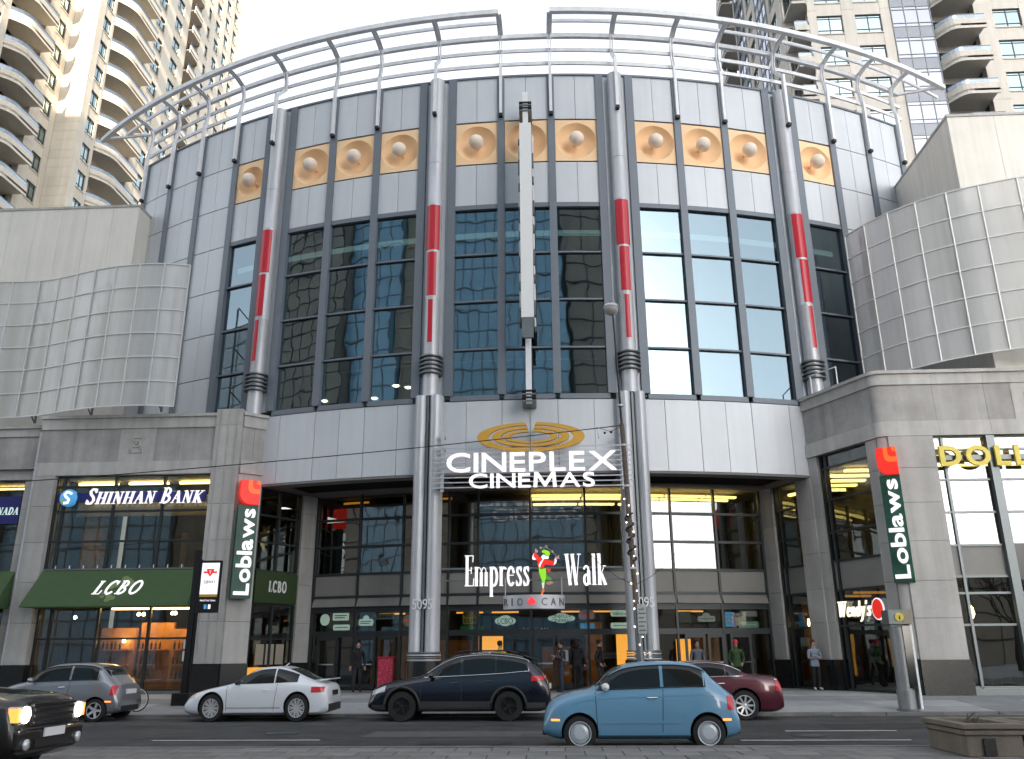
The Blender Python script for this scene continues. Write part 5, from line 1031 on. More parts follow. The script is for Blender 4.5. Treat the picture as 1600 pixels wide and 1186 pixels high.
class Car:
    def __init__(s, name, label, loc, paint, L, Wd, top, belt, wheels, wr, clear=.19, rot=0.0, cabin=(.93, .88, .80, .71), tumble=1.0, group=None, endw=(.78, .80), nose=.5):
        s.L, s.W, s.top, s.belt, s.wheels, s.wr, s.clear, s.cab, s.endw, s.nose = L, Wd, top, belt, wheels, wr, clear, cabin, endw, nose
        s.root = thing(name, (0, 0, 0), label, 'car', group); s.root.location = loc; s.root.rotation_euler = (0, 0, rot); s.paint = paint
        s.body()
    def hw(s, x):
        t = min(x, s.L - x); e = s.endw[0] if x < s.L / 2 else s.endw[1]; k = min(1, t / .75)
        return s.W * (e + (1 - e) * math.sqrt(max(0, 1 - (1 - k) ** 2)))
    def sec(s, x):
        W = s.hw(x); zt = interp(s.top, x); zb = min(interp(s.belt, x), zt - .01); e = min(x, s.L - x)
        z0 = s.clear + .10 * max(0, 1 - e / .35) ** 2; dz = zt - zb; g = max(0, min(1, (dz - .06) / .28))
        lo = zb - z0
        P = [(0, z0), (W * .84, z0), (W * .955, z0 + .07 * min(1, lo * 2)), (W * .99, z0 + lo * .30), (W, z0 + lo * .55), (W * .995, z0 + lo * .78), (W * .975, zb - lo * .07), (W * (.945 * g + .92 * (1 - g)), zb)]
        c = s.cab; hd = (.84, .72, .52)
        for i, f in enumerate((.35, .72, .93)):
            hz = (.42, .72, .92)[i]; P.append((W * (c[i + 1] * g + hd[i] * (1 - g)), zb + dz * (f * g + hz * (1 - g))))
        P += [(W * (c[3] * .78 * g + .30 * (1 - g)), zb + dz * .985), (0, zt)]
        return P
    def side_y(s, x, z):
        P = s.sec(x)
        for i in range(1, len(P) - 1):
            if P[i][1] <= z <= P[i + 1][1] and P[i + 1][1] > P[i][1]:
                t = (z - P[i][1]) / (P[i + 1][1] - P[i][1]); return P[i][0] + t * (P[i + 1][0] - P[i][0])
        return P[-2][0]
    def top_z(s, x, y):
        P = s.sec(x)[7:]; y = abs(y)
        for i in range(len(P) - 1):
            if P[i + 1][0] <= y <= P[i][0]:
                t = (P[i][0] - y) / max(1e-6, P[i][0] - P[i + 1][0]); return P[i][1] + t * (P[i + 1][1] - P[i][1])
        return P[-1][1]
    def body(s):
        N = 56; xs = [s.L * (.5 - .5 * math.cos(math.pi * i / N)) * .55 + s.L * i / N * .45 for i in range(N + 1)]; mb = MB(); k = None; vs = []
        for x in xs:
            P = s.sec(x); row = [(x, -y, z) for y, z in P] + [(x, y, z) for y, z in P[-2:0:-1]]; k = len(row); vs += row
        fs = [(i * k + j, i * k + (j + 1) % k, (i + 1) * k + (j + 1) % k, (i + 1) * k + j) for i in range(N) for j in range(k)]
        fs += [tuple(range(k)), tuple(N * k + j for j in range(k - 1, -1, -1))]
        mb.add(vs, fs); o = mb.build('body', s.paint, s.root, smooth=2)
        # wheel openings
        cut = MB()
        for wx in s.wheels:
            cut.lathe([(s.wr * 1.13, -s.W - .3), (s.wr * 1.13, -s.W * .62)], (wx, 0, s.wr + .02), (0, 1, 0), 28); cut.lathe([(s.wr * 1.13, s.W * .62), (s.wr * 1.13, s.W + .3)], (wx, 0, s.wr + .02), (0, 1, 0), 28)
        c = cut.build('cutter', M['car_trim'], s.root); b = o.modifiers.new('b', 'BOOLEAN'); b.object = c; b.operation = 'DIFFERENCE'; b.solver = 'EXACT'
        bpy.context.view_layer.update(); dg = bpy.context.evaluated_depsgraph_get(); me = bpy.data.meshes.new_from_object(o.evaluated_get(dg)); o.modifiers.clear(); old = o.data; o.data = me
        bpy.data.objects.remove(c); bpy.data.meshes.remove(old)
        for p in o.data.polygons:
            cn = p.center
            if len(o.data.materials) > 1: pass
        o.data.materials.clear(); o.data.materials.append(s.paint); o.data.materials.append(M['car_trim'])
        for p in o.data.polygons:
            cx, cy, cz = p.center; inw = any(math.hypot(cx - wx, cz - s.wr - .02) < s.wr * 1.135 for wx in s.wheels) and abs(cy) < s.W * .985
            p.material_index = 1 if (cz < s.clear + .03 or inw and abs(p.normal.y) < .95 or (inw and abs(cy) < s.W * .7)) else 0
        s.b = o
    def strip(s, name, lo, hi, x0, x1, mat, off=.006, n=16, sides=(-1, 1), par=None):   # a patch on the flank between z curves
        for sg in sides:
            q = MB(); vs = []; fs = []; m_ = 5
            for i in range(n + 1):
                x = x0 + (x1 - x0) * i / n; a, b = lo(x), hi(x); b = max(a + .002, b)
                for j in range(m_ + 1):
                    z = a + (b - a) * j / m_; vs.append((x, sg * (s.side_y(x, z) + off), z))
            for i in range(n):
                for j in range(m_): fs.append((i * (m_ + 1) + j, (i + 1) * (m_ + 1) + j, (i + 1) * (m_ + 1) + j + 1, i * (m_ + 1) + j + 1))
            q.add(vs, fs); o = q.build(name, mat, par or s.root, smooth=True, fix=False)
            if sg > 0: o.data.flip_normals()
    def zb(s, x): return min(interp(s.belt, x), interp(s.top, x) - .01)
    def side_glass(s, spans, lift=.03, f=.86):
        for x0, x1 in spans:
            s.strip('side_window', lambda x: s.zb(x) + lift, lambda x: max(s.zb(x) + lift + .004, s.zb(x) + (interp(s.top, x) - s.zb(x)) * f), x0, x1, M['car_glass'])
    def outline(s, x0, x1, mat, lift=.03, f=.86, r=.012):
        for sg in (-1, 1):
            up = [(x, s.zb(x) + max(lift, (interp(s.top, x) - s.zb(x)) * f)) for x in [x0 + (x1 - x0) * i / 24 for i in range(25)]]; dn = [(x, s.zb(x) + lift) for x in [x1 - (x1 - x0) * i / 24 for i in range(25)]]
            MB().tube([(x, sg * (s.side_y(x, z) + .012), z) for x, z in up + dn + up[:1]], r, 6).build('window_trim', mat, s.root, smooth=True)
    def screen(s, name, x0, x1, fy=.62, off=.008, n=10):
        q = MB(); vs = []; fs = []; m_ = 12
        for i in range(n + 1):
            x = x0 + (x1 - x0) * i / n; w_ = s.hw(x) * fy
            for j in range(m_ + 1): y = -w_ + 2 * w_ * j / m_; vs.append((x, y, s.top_z(x, y) + off))
        for i in range(n):
            for j in range(m_): fs.append((i * (m_ + 1) + j, (i + 1) * (m_ + 1) + j, (i + 1) * (m_ + 1) + j + 1, i * (m_ + 1) + j + 1))
        o = q.add(vs, fs).build(name, M['car_glass'], s.root, smooth=True, fix=False)
        if o.data.polygons[0].normal.z < 0: o.data.flip_normals()
    def seam(s, x, slant=0, z0=None, z1=None):
        for sg in (-1, 1):
            a = z0 or s.clear + .12; P = []
            for i in range(9):
                z = a + ((z1 or s.zb(x)) - a) * i / 8; xx = x + slant * (z - a); P.append((xx, sg * (s.side_y(xx, min(z, s.zb(xx) - .01)) + .001), z))
            MB().tube(P, .006, 4).build('door_seam', M['car_trim'], s.root)
    def wheelset(s, style, rim=None, tyre=None):
        for wx in s.wheels:
            for sg in (-1, 1):
                c = Vector((wx, sg * (s.W - .115), s.wr)); ax = (0, sg, 0); R_ = s.wr; ri = R_ * (.70 if style != 'steel' else .62)
                t = MB().lathe([(ri, -.09), (R_ * .94, -.10), (R_, -.07), (R_, .06), (R_ * .95, .10), (ri, .105), (ri, -.09)], c, ax, 32, cap=False).build('wheel', tyre or M['rubber'], s.root, smooth=2)
                r = MB().lathe([(.001, .02), (ri * .9, .02), (ri * .93, .085), (ri * 1.0, .10), (ri * 1.0, .0)], c, ax, 32, cap=False)
                r.build('rim_barrel', M['rim_dark'], t, smooth=2)
                q = MB(); m_ = rim or M['rim']; q.lathe([(.001, .085), (ri * .2, .08), (ri * .2, .03)], c, ax, 14)
                q.lathe([(ri * .90, .088), (ri * .90, .105), (ri * .99, .108), (ri * .99, .088), (ri * .90, .088)], c, ax, 32, cap=False)
                n = {'multi': 10, 'five': 5, 'steel': 5, 'nine': 9, 'disc': 0}[style]
                for k in range(n):
                    a = 2 * math.pi * k / n; d = Vector((math.cos(a), 0, math.sin(a)))
                    if style == 'multi':
                        for da in (-.13, .13):
                            d2 = Vector((math.cos(a + da), 0, math.sin(a + da))); q.bar(c + d * ri * .15 + Vector((0, sg * .07, 0)), c + d2 * ri * .93 + Vector((0, sg * .085, 0)), .03, .026, up=(0, 1, 0))
                    else: q.bar(c + d * ri * .12 + Vector((0, sg * .06, 0)), c + d * ri * .93 + Vector((0, sg * .085, 0)), ri * (.30 if style == 'five' else .17), .03, up=(0, 1, 0))
                if style == 'disc': q.lathe([(.001, .09), (ri * .5, .088), (ri * .86, .06)], c, ax, 28)
                q.build('rim', m_, t)
    def mirrors(s, x, mat, z=None):
        for sg in (-1, 1):
            z_ = z or s.zb(x) + .08; y = sg * (s.W * .95); q = MB().lathe([(.001, -.10), (.05, -.085), (.07, -.02), (.065, .06), (.03, .10), (.001, .11)], (x, y + sg * .10, z_), (0, 1, 0), 12); q.bar((x + .02, y - sg * .03, z_ - .06), (x + .02, y + sg * .08, z_ - .03), .03); q.build('mirror', mat, s.root, smooth=True)
    def handles(s, xs_, mat, dz=.14):
        for x in xs_:
            for sg in (-1, 1):
                z = s.zb(x) - dz; MB().tube([(x - .09, sg * (s.side_y(x - .09, z) + .004), z), (x - .06, sg * (s.side_y(x, z) + .028), z), (x + .06, sg * (s.side_y(x, z) + .028), z + .004), (x + .09, sg * (s.side_y(x, z) + .004), z + .004)], .013, 6).build('door_handle', mat, s.root)
    def interior(s): pass
def paint(name, col, metal=.25, rough=.28): return pm(name, col, rough, metal, .03, 1.2, coat=.9)
def const(z): return lambda x: z
def fiat(label, loc, pnt, rim, style, lit, tyre=None):
    c = Car('small_hatchback', label, loc, pnt, 3.55, .815, [(0, .50), (.04, .68), (.15, .83), (.32, .92), (.6, 1.0), (.88, 1.05), (1.2, 1.30), (1.5, 1.45), (1.85, 1.505), (2.3, 1.52), (2.65, 1.495), (2.92, 1.41), (3.12, 1.23), (3.34, 1.04), (3.5, .90), (3.55, .60)], [(0, .44), (.18, .74), (.55, .91), (.9, .985), (2.0, 1.03), (2.8, 1.05), (3.1, 1.03), (3.36, .91), (3.55, .52)], (.66, 2.96), .295, rot=0, endw=(.74, .80), cabin=(.93, .90, .84, .74))
    c.side_glass([(1.0, 2.14), (2.20, 2.92)]); c.outline(.98, 2.95, M['car_trim'], r=.010); c.screen('windscreen', .96, 1.46, .72); c.screen('rear_window', 2.93, 3.17, .66)
    c.seam(.98, -.04); c.seam(2.14, .06); c.handles((1.98,), M['chrome']); c.mirrors(1.14, M['white'] if lit else pnt); c.strip('waist_crease', lambda x: c.zb(x) - .125, lambda x: c.zb(x) - .11, .5, 3.1, M['car_trim'] if False else pnt, .010, 14); c.wheelset(style, rim, tyre)
    c.strip('tail_lamp', const(.68), const(.92), 3.33, 3.46, M['tail'], .012, 6); c.strip('side_marker', const(.50), const(.535), 3.22, 3.38, M['amber'], .008, 4); c.strip('side_marker', const(.50), const(.535), .14, .30, M['amber'], .008, 4)
    c.strip('rub_strip', const(.46), const(.50), 1.05, 2.45, pnt, .012, 10)
    for sg in (-1, 1):
        MB().lathe([(.10, -.05), (.10, .02), (.07, .045), (.001, .05)], (.17, sg * .53, .66), (-1, sg * -.35, .25), 16).build('head_lamp', M['head_on'] if lit else M['head'], c.root, smooth=2); MB().lathe([(.055, -.05), (.055, .02), (.001, .03)], (.08, sg * .5, .47), (-1, sg * .35, 0), 14).build('fog_lamp', M['head'], c.root, smooth=2)
    MB().box(3.50, 3.565, -.26, .26, .70, .82).build('number_plate', M['white'], c.root); MB().box(3.42, 3.56, -.5, .5, .26, .40).build('rear_valance', M['car_trim'], c.root); MB().box(-.02, .05, -.42, .42, .24, .33).build('grille', M['car_trim'], c.root)
    return c
KY = 24.45
silver = fiat('small silver hatchback parked ahead of the white coupe', (-15.4, KY + .05, 0), paint('silver_paint', (.30, .31, .34), .55, .3), M['rim'], 'five', False)
blue = fiat('small light blue hatchback passing in the traffic lane with headlamps on', (-.27, 17.25, 0), paint('sky_blue_paint', (.13, .30, .46), .0, .3), pm('white_disc', (.55, .60, .64), .3, .2, .05), 'disc', True)
# white coupe
wp = paint('white_paint', (.74, .77, .82), .0, .3)
c = Car('coupe', 'white coupe with silver spoked wheels parked behind the silver hatchback', (-10.02, KY + .05, 0), wp, 4.18, .92, [(0, .42), (.04, .56), (.2, .68), (.6, .79), (1.1, .88), (1.32, .93), (1.9, 1.22), (2.25, 1.325), (2.6, 1.345), (3.0, 1.27), (3.5, 1.08), (3.9, .945), (4.08, .90), (4.16, .78), (4.18, .6)], [(0, .40), (.25, .60), (.8, .78), (1.35, .865), (2.4, .895), (3.4, .925), (3.9, .90), (4.1, .78), (4.18, .55)], (.86, 3.33), .335, clear=.16, endw=(.74, .80), cabin=(.93, .885, .80, .68))
c.side_glass([(1.50, 2.62), (2.66, 3.30)]); c.screen('windscreen', 1.40, 1.98, .72); c.screen('rear_window', 2.98, 3.72, .60); c.seam(1.30, -.02); c.seam(2.66, .12); c.handles((2.42,), M['white']); c.mirrors(1.60, M['car_trim']); c.wheelset('multi')
c.root.scale = (.935, 1, 1.04)
c.strip('tail_lamp', lambda x: .70 + .02 * (x - 3.7), lambda x: .84, 3.72, 4.08, M['tail'], .010, 8); c.strip('head_lamp', lambda x: .54 + .1 * x, lambda x: .60 + .22 * x, .08, .36, M['head'], .008, 8); c.strip('sill_line', const(.33), const(.345), 1.3, 2.85, M['car_trim'], .002, 8)
MB().hexa([(3.86, -.62, .97), (4.14, -.62, 1.0), (4.14, .62, 1.0), (3.86, .62, .97), (3.86, -.62, 1.0), (4.16, -.62, 1.035), (4.16, .62, 1.035), (3.86, .62, 1.0)]).build('rear_spoiler', wp, c.root, bevel=.01)
MB().box(4.10, 4.19, -.66, .66, .24, .42).build('diffuser', M['car_trim'], c.root); MB().box(4.14, 4.195, -.26, .26, .62, .74).build('number_plate', M['granite'], c.root); MB().tube([(2.62, .1, 1.34), (2.72, .1, 1.41)], .012).build('aerial', M['white'], c.root)
MB().box(-.015, .08, -.45, .45, .22, .5).build('grille', M['car_trim'], c.root)
# dark navy crossover
np_ = paint('navy_paint', (.005, .007, .017), .2, .22)
c = Car('crossover', 'dark navy crossover with black wheels and grey lower cladding parked by the kerb', (-5.02, KY + .0, 0), np_, 4.84, .965, [(0, .50), (.04, .72), (.25, .90), (.8, 1.03), (1.25, 1.10), (1.4, 1.14), (2.05, 1.53), (2.45, 1.68), (3.1, 1.73), (3.8, 1.67), (4.25, 1.55), (4.5, 1.36), (4.7, 1.10), (4.8, .92), (4.84, .62)], [(0, .46), (.3, .80), (.9, .96), (1.4, 1.045), (2.6, 1.10), (3.6, 1.15), (4.3, 1.20), (4.6, 1.10), (4.78, .86), (4.84, .55)], (.93, 3.735), .375, clear=.24, endw=(.78, .82), cabin=(.935, .89, .82, .72))
c.side_glass([(1.62, 2.46), (2.54, 3.38), (3.42, 4.22)]); c.outline(1.52, 4.27, M['chrome'], r=.014); c.screen('windscreen', 1.48, 2.10, .72); c.screen('rear_window', 4.26, 4.60, .66); c.seam(1.42); c.seam(2.5); c.seam(3.42, .15); c.handles((2.28, 3.22), np_); c.mirrors(1.70, np_); c.wheelset('steel', M['rim_dark'])
clad = pm('grey_cladding', (.045, .045, .047), .6, 0, .1, 3)
c.strip('cladding', const(.26), const(.50), 1.38, 3.28, clad, .012, 12); c.strip('cladding', const(.28), const(.46), 4.2, 4.70, clad, .012, 6); c.strip('cladding', const(.28), const(.42), .12, .50, clad, .012, 6)
for wx in c.wheels:
    for sg in (-1, 1):
        P = [(wx + .46 * math.cos(RAD(a)), .395 + .46 * math.sin(RAD(a))) for a in range(0, 181, 12)]; MB().tube([(x, sg * (c.side_y(x, z) + .012), z) for x, z in P], .03, 6).build('arch_trim', clad, c.root, smooth=True)
c.strip('tail_lamp', lambda x: .98 + .1 * (x - 4.3), lambda x: 1.12, 4.34, 4.72, M['tail'], .014, 8); c.strip('head_lamp', lambda x: .62 + .28 * x, lambda x: .72 + .36 * x, .10, .48, M['head'], .01, 8); MB().box(4.76, 4.85, -.27, .27, .78, .9).build('number_plate', M['white'], c.root)
for sg in (-1, 1): MB().tube([(2.3, sg * .62, 1.70), (2.5, sg * .62, 1.755), (3.7, sg * .62, 1.755), (3.95, sg * .62, 1.69)], .02, 6).build('roof_rail', M['black'], c.root)
MB().hexa([(4.12, -.6, 1.60), (4.50, -.6, 1.50), (4.50, .6, 1.50), (4.12, .6, 1.60), (4.12, -.6, 1.64), (4.52, -.6, 1.53), (4.52, .6, 1.53), (4.12, .6, 1.64)]).build('tail_spoiler', np_, c.root, bevel=.01)
# dark red saloon
rp_ = paint('dark_red_paint', (.085, .008, .022), .25, .25)
c = Car('saloon', 'dark red saloon parked behind the passing light blue hatchback', (.85, KY + .05, 0), rp_, 5.0, .94, [(0, .60), (.03, .84), (.3, .94), (1.4, 1.02), (1.6, 1.05), (2.2, 1.36), (2.55, 1.455), (3.1, 1.47), (3.55, 1.41), (4.0, 1.22), (4.22, 1.13), (4.7, 1.10), (4.88, 1.06), (4.96, .88), (5.0, .6)], [(0, .5), (.3, .84), (1.5, .97), (3.0, 1.03), (4.2, 1.05), (4.8, 1.02), (4.95, .85), (5.0, .55)], (.92, 3.97), .365, clear=.20, endw=(.84, .86), cabin=(.935, .90, .83, .74))
c.side_glass([(1.75, 2.72), (2.80, 3.52), (3.56, 3.92)]); c.outline(1.66, 3.98, M['chrome'], r=.012); c.screen('windscreen', 1.66, 2.26, .74); c.screen('rear_window', 3.6, 4.12, .66); c.seam(1.55); c.seam(2.76); c.seam(3.62, .2); c.handles((2.55, 3.4), M['chrome']); c.mirrors(1.82, rp_); c.wheelset('nine')
c.strip('tail_lamp', const(.72), const(1.0), 4.80, 4.93, M['tail'], .012, 6); c.strip('tail_chrome', const(.98), const(1.015), 4.78, 4.93, M['chrome'], .014, 6); c.strip('head_lamp', const(.68), const(.84), .05, .30, M['head'], .01, 6); MB().box(4.94, 5.005, -.27, .27, .66, .78).build('number_plate', M['white'], c.root)
MB().box(4.93, 5.01, -.7, .7, .30, .44).build('rear_valance', rp_, c.root)
# dark brown four wheel drive coming the other way, only its nose in view
bp_ = paint('dark_brown_paint', (.020, .016, .014), .3, .3)
c = Car('four_wheel_drive', 'dark four wheel drive entering the picture with headlamps and chrome grille', (-7.42, 12.95, 0), bp_, 4.75, .95, [(0, .70), (.02, .98), (.15, 1.07), (.7, 1.13), (1.2, 1.17), (1.4, 1.21), (2.0, 1.63), (2.4, 1.74), (4.0, 1.73), (4.5, 1.6), (4.7, 1.1), (4.75, .7)], [(0, .6), (.15, .96), (1.3, 1.08), (4.2, 1.12), (4.7, .9), (4.75, .6)], (.92, 3.75), .38, clear=.26, rot=math.pi, endw=(.88, .86))
c.root.scale = (1, 1, 1.06)
c.side_glass([(1.5, 2.6), (2.7, 3.6), (3.68, 4.4)]); c.screen('windscreen', 1.46, 2.05, .76); c.screen('rear_window', 4.5, 4.66, .6); c.seam(1.4); c.seam(2.65); c.handles((2.4, 3.4), M['chrome']); c.mirrors(1.66, bp_); c.wheelset('five')
gr = MB().box(-.03, .05, -.52, .52, .70, .94).build('grille', M['car_trim'], c.root)
for z in (.74, .82, .90): MB().box(-.05, -.031, -.50, .50, z - .018, z + .018).build('grille_bar', M['chrome'], gr)
MB().box(-.045, .02, -.54, .54, .945, .975).build('grille_surround', M['chrome'], c.root); MB().box(-.06, .12, -.84, .84, .40, .66).build('bumper', bp_, c.root, bevel=.04); MB().box(-.075, -.058, -.45, .45, .43, .53).build('air_intake', M['car_trim'], c.root); MB().box(-.09, -.066, -.26, .26, .55, .66).build('number_plate', M['white'], c.root)
MB().box(-.08, -.055, -.80, .80, .665, .69).build('bumper_strip', M['chrome'], c.root)
for sg in (-1, 1):
    h = MB().box(-.02, .16, min(sg * .54, sg * .86), max(sg * .54, sg * .86), .74, .95).build('head_lamp', M['head'], c.root, bevel=.03); MB().lathe([(.001, .03), (.06, .03), (.105, .0), (.105, -.03)], (-.03, sg * .68, .845), (-1, 0, 0), 16).build('bulb', M['head_on'], h, smooth=True)
    MB().box(-.022, .12, min(sg * .80, sg * .865), max(sg * .80, sg * .865), .76, .93).build('indicator', M['amber'], c.root); MB().lathe([(.001, .03), (.07, .02), (.07, -.02)], (-.075, sg * .66, .48), (-1, 0, 0), 14).build('fog_lamp', M['head'], c.root, smooth=True)
for k in range(5): MB().bar((.35 + k * .02, .1 + k * .05, 1.12), (.9, .1 + k * .05, 1.165), .012).build('bonnet_vent', M['car_trim'], c.root)
# ------------------------------------------------------------------ people near the doors
SKIN = pm('skin', (.42, .25, .18), .6, 0, .05, 6)
def person(label, x, y, h, face, coat, legs, shoe, hair, pose='stand', extra=None, skirt=None):
    z0 = zs(y) + .004; t = thing('person', (x, y, z0), label, 'person'); ORG[t.name] = Vector((0, 0, 0)); t.rotation_euler = (0, 0, face); k = h / 1.75
    # skeleton facing -Y : joints with radii
    J = {}; E = []
    def j(n, p, r): J[n] = (Vector(p) * k, (r[0] * k, r[1] * k) if isinstance(r, tuple) else (r * k, r * k))
    j('pel', (0, .0, .95), (.16, .115)); j('waist', (0, 0, 1.10), (.145, .10)); j('chest', (0, 0, 1.30), (.175, .115)); j('neck0', (0, .01, 1.46), (.085, .08)); j('neck', (0, .0, 1.52), .052); j('head0', (0, -.015, 1.60), (.072, .085)); j('head1', (0, -.01, 1.68), (.075, .09)); j('head2', (0, .0, 1.745), (.05, .06))
    E += [('pel', 'waist'), ('waist', 'chest'), ('chest', 'neck0'), ('neck0', 'neck'), ('neck', 'head0'), ('head0', 'head1'), ('head1', 'head2')]
    st = .0 if pose != 'walk' else .22
    for s_, n in ((-1, 'L'), (1, 'R')):
        dy = st * s_
        j('hip' + n, (s_ * .095, 0, .88), .10); j('knee' + n, (s_ * .10, -.03 + dy * .6, .50), .066); j('ank' + n, (s_ * .105, .02 + dy, .09), .046); j('toe' + n, (s_ * .13, -.15 + dy, .045), .042)
        E.extend([('pel', 'hip' + n), ('hip' + n, 'knee' + n), ('knee' + n, 'ank' + n), ('ank' + n, 'toe' + n)])
        j('sho' + n, (s_ * .19, 0, 1.41), .068)
        if pose == 'crossed': el, wr_ = (s_ * .25, -.06, 1.13), (-s_ * .06, -.20, 1.17 + .03 * s_)
        elif pose == 'phone' and s_ > 0: el, wr_ = (s_ * .25, -.04, 1.14), (s_ * .12, -.27, 1.22)
        elif pose == 'phone': el, wr_ = (s_ * .25, -.03, 1.14), (s_ * .02, -.26, 1.16)
        elif pose == 'pocket': el, wr_ = (s_ * .27, .08, 1.13), (s_ * .19, -.08, .95)
        else: el, wr_ = (s_ * .25, .04, 1.13), (s_ * .26, -.06 - .04 * s_, .88)
        j('elb' + n, el, .052); j('wri' + n, wr_, .036); E.extend([('chest', 'sho' + n), ('sho' + n, 'elb' + n), ('elb' + n, 'wri' + n)])
    names = list(J); me = bpy.data.meshes.new('body'); me.from_pydata([J[n][0] for n in names], [(names.index(a), names.index(b)) for a, b in E], [])
    o = bpy.data.objects.new('body', me); COL.objects.link(o); o.modifiers.new('s', 'SKIN')
    for i, n in enumerate(names): me.skin_vertices[0].data[i].radius = J[n][1]; me.skin_vertices[0].data[i].use_root = n == 'pel'
    sb = o.modifiers.new('d', 'SUBSURF'); sb.levels = sb.render_levels = 2
    bpy.context.view_layer.update(); m2 = bpy.data.meshes.new_from_object(o.evaluated_get(bpy.context.evaluated_depsgraph_get())); bpy.data.objects.remove(o)
    m2.materials.clear()
    for m_ in (coat, legs, shoe, SKIN): m2.materials.append(m_)
    bm = bmesh.new(); bm.from_mesh(m2)
    # hands: palm, four fingers and a thumb joined to the body mesh
    hd = MB()
    for s_, n in ((-1, 'L'), (1, 'R')):
        w_ = J['wri' + n][0]; d = (w_ - J['elb' + n][0]).normalized(); side = d.cross(Vector((0, 1, .2))).normalized(); up = side.cross(d).normalized()
        hd.tube([w_ - d * .02 * k, w_ + d * .04 * k, w_ + d * .085 * k], [.03 * k, .038 * k, .034 * k], 8)
        for q in range(4):
            b = w_ + d * .08 * k + side * (q - 1.5) * .017 * k; ln = (.062, .072, .068, .052)[q] * k; hd.tube([b, b + d * ln * .55 - up * .006, b + d * ln * .95 - up * .024], [.0085 * k, .008 * k, .0065 * k], 6)
        b = w_ + d * .03 * k + side * -.03 * k; hd.tube([b, b + (d - side * .9).normalized() * .035 * k, b + (d - side * .4).normalized() * .065 * k], [.011 * k, .010 * k, .008 * k], 6)
    # face: nose, ears
    hc = J['head0'][0]; hd.tube([hc + Vector((0, -.075, .045)) * k, hc + Vector((0, -.108, .0)) * k], [.009 * k, .016 * k], 6)
    for s_ in (-1, 1): hd.lathe([(.001, -.012), (.022 * k, 0), (.001, .012)], hc + Vector((s_ * .078, .005, .03)) * k, (1, 0, 0), 8)
    nb = len(bm.faces); m2.free_normals_split() if hasattr(m2, 'free_normals_split') else None
    vv = [bm.verts.new(p) for p in hd.v]
    for f in hd.f:
        try: bm.faces.new([vv[i] for i in f])
        except ValueError: pass
    bm.faces.ensure_lookup_table(); bmesh.ops.recalc_face_normals(bm, faces=bm.faces)
    wr_z = [J['wriL'][0], J['wriR'][0]]
    for i, f in enumerate(bm.faces):
        c = f.calc_center_median(); f.smooth = True
        nearhand = min((c - q).length for q in wr_z) < .05 * k and c.z < 1.5 * k
        if i >= nb: f.material_index = 3
        elif c.z > 1.50 * k: f.material_index = 3
        elif c.z < .105 * k: f.material_index = 2
        elif c.z < (.86 if skirt is None else skirt) * k and abs(c.x) < .22 * k and min((c - q).length for q in wr_z) > .12 * k: f.material_index = 1
        else: f.material_index = 0
    bm.to_mesh(m2); bm.free()
    b = bpy.data.objects.new('body', m2); COL.objects.link(b); b.parent = t
    P = lambda *a: Vector(a) * k
    if extra == 'hat': MB().lathe([(.098, -.02), (.105, .0), (.10, .05), (.07, .10), (.001, .125)], P(0, .0, 1.685) , n=16).build('knit_hat', M['red'], t, smooth=2)
    else:
        q = MB().lathe([(.085, -.06), (.098, -.01), (.097, .04), (.075, .085), (.001, .105)], P(0, .022, 1.69), (0, .25, 1), 16); q.build('hair', hair, t, smooth=2)
        if extra == 'long': MB().tube([P(0, .055, 1.70), P(0, .085, 1.58), P(0, .09, 1.44)], [.085 * k, .085 * k, .05 * k], 12).build('hair', hair, t, smooth=True)
    for s_ in (-1, 1): MB().lathe([(.001, -.008), (.010 * k, -.004), (.010 * k, .004), (.001, .008)], P(s_ * .03, -.092, 1.635), (0, 1, 0), 8).build('eye', M['black'], t)
    MB().box(-.024 * k, .024 * k, -.098 * k, -.088 * k, 1.572 * k, 1.580 * k).build('mouth', M['red'], t)
    # coat hem and collar follow the body
    MB().lathe([(.17 * k, .84 * k), (.175 * k, .86 * k), (.165 * k, 1.0 * k), (.15 * k, 1.05 * k)], (0, 0, 0), n=18).build('jacket_hem', coat, t, smooth=2).scale = (1, .78, 1)
    MB().lathe([(.075 * k, 1.46 * k), (.085 * k, 1.50 * k), (.07 * k, 1.535 * k)], (0, .005, 0), n=14).build('collar', coat, t, smooth=2)
    if extra == 'pack':
        q = MB().box(-.15 * k, .15 * k, .10 * k, .26 * k, 1.02 * k, 1.45 * k).build('backpack', M['frame_mid'], t, bevel=.05)
        for s_ in (-1, 1): MB().tube([P(s_ * .11, .11, 1.43), P(s_ * .13, -.10, 1.42), P(s_ * .13, -.125, 1.25), P(s_ * .13, .1, 1.08)], .015, 6).build('strap', M['steel'], q)
    if extra == 'bag': MB().box(.18 * k, .30 * k, -.14 * k, .10 * k, .98 * k, 1.18 * k).build('shoulder_bag', M['black'], t, bevel=.03)
    return t
cm = lambda n, c, r=.85: pm(n, c, r, 0, .12, 12, .2, 60)
blk = cm('black_cloth', (.012, .012, .014)); drk = cm('charcoal_cloth', (.03, .03, .035)); jean = cm('denim', (.03, .04, .07)); hr = cm('dark_hair', (.015, .010, .008)); brn = cm('brown_hair', (.06, .03, .018))
gx = lambda px_x, y: px_x * y
person('woman in pale blue jacket and black trousers, arms folded, beside a stone pillar', 9.36, 32.9, 1.70, .15, cm('pale_blue_cloth', (.22, .27, .36)), blk, cm('white_shoe', (.55, .55, .55)), brn, 'crossed', 'long')
person('person in dark green coat and red knitted hat standing by the right doors', 6.5, 32.6, 1.72, -.1, cm('green_cloth', (.03, .07, .02)), blk, blk, hr, 'pocket', 'hat')
person('man in black and white patterned top walking out of the right doors', 5.2, 33.2, 1.74, .2, cm('patterned_cloth', (.10, .11, .13)), drk, blk, hr, 'walk')
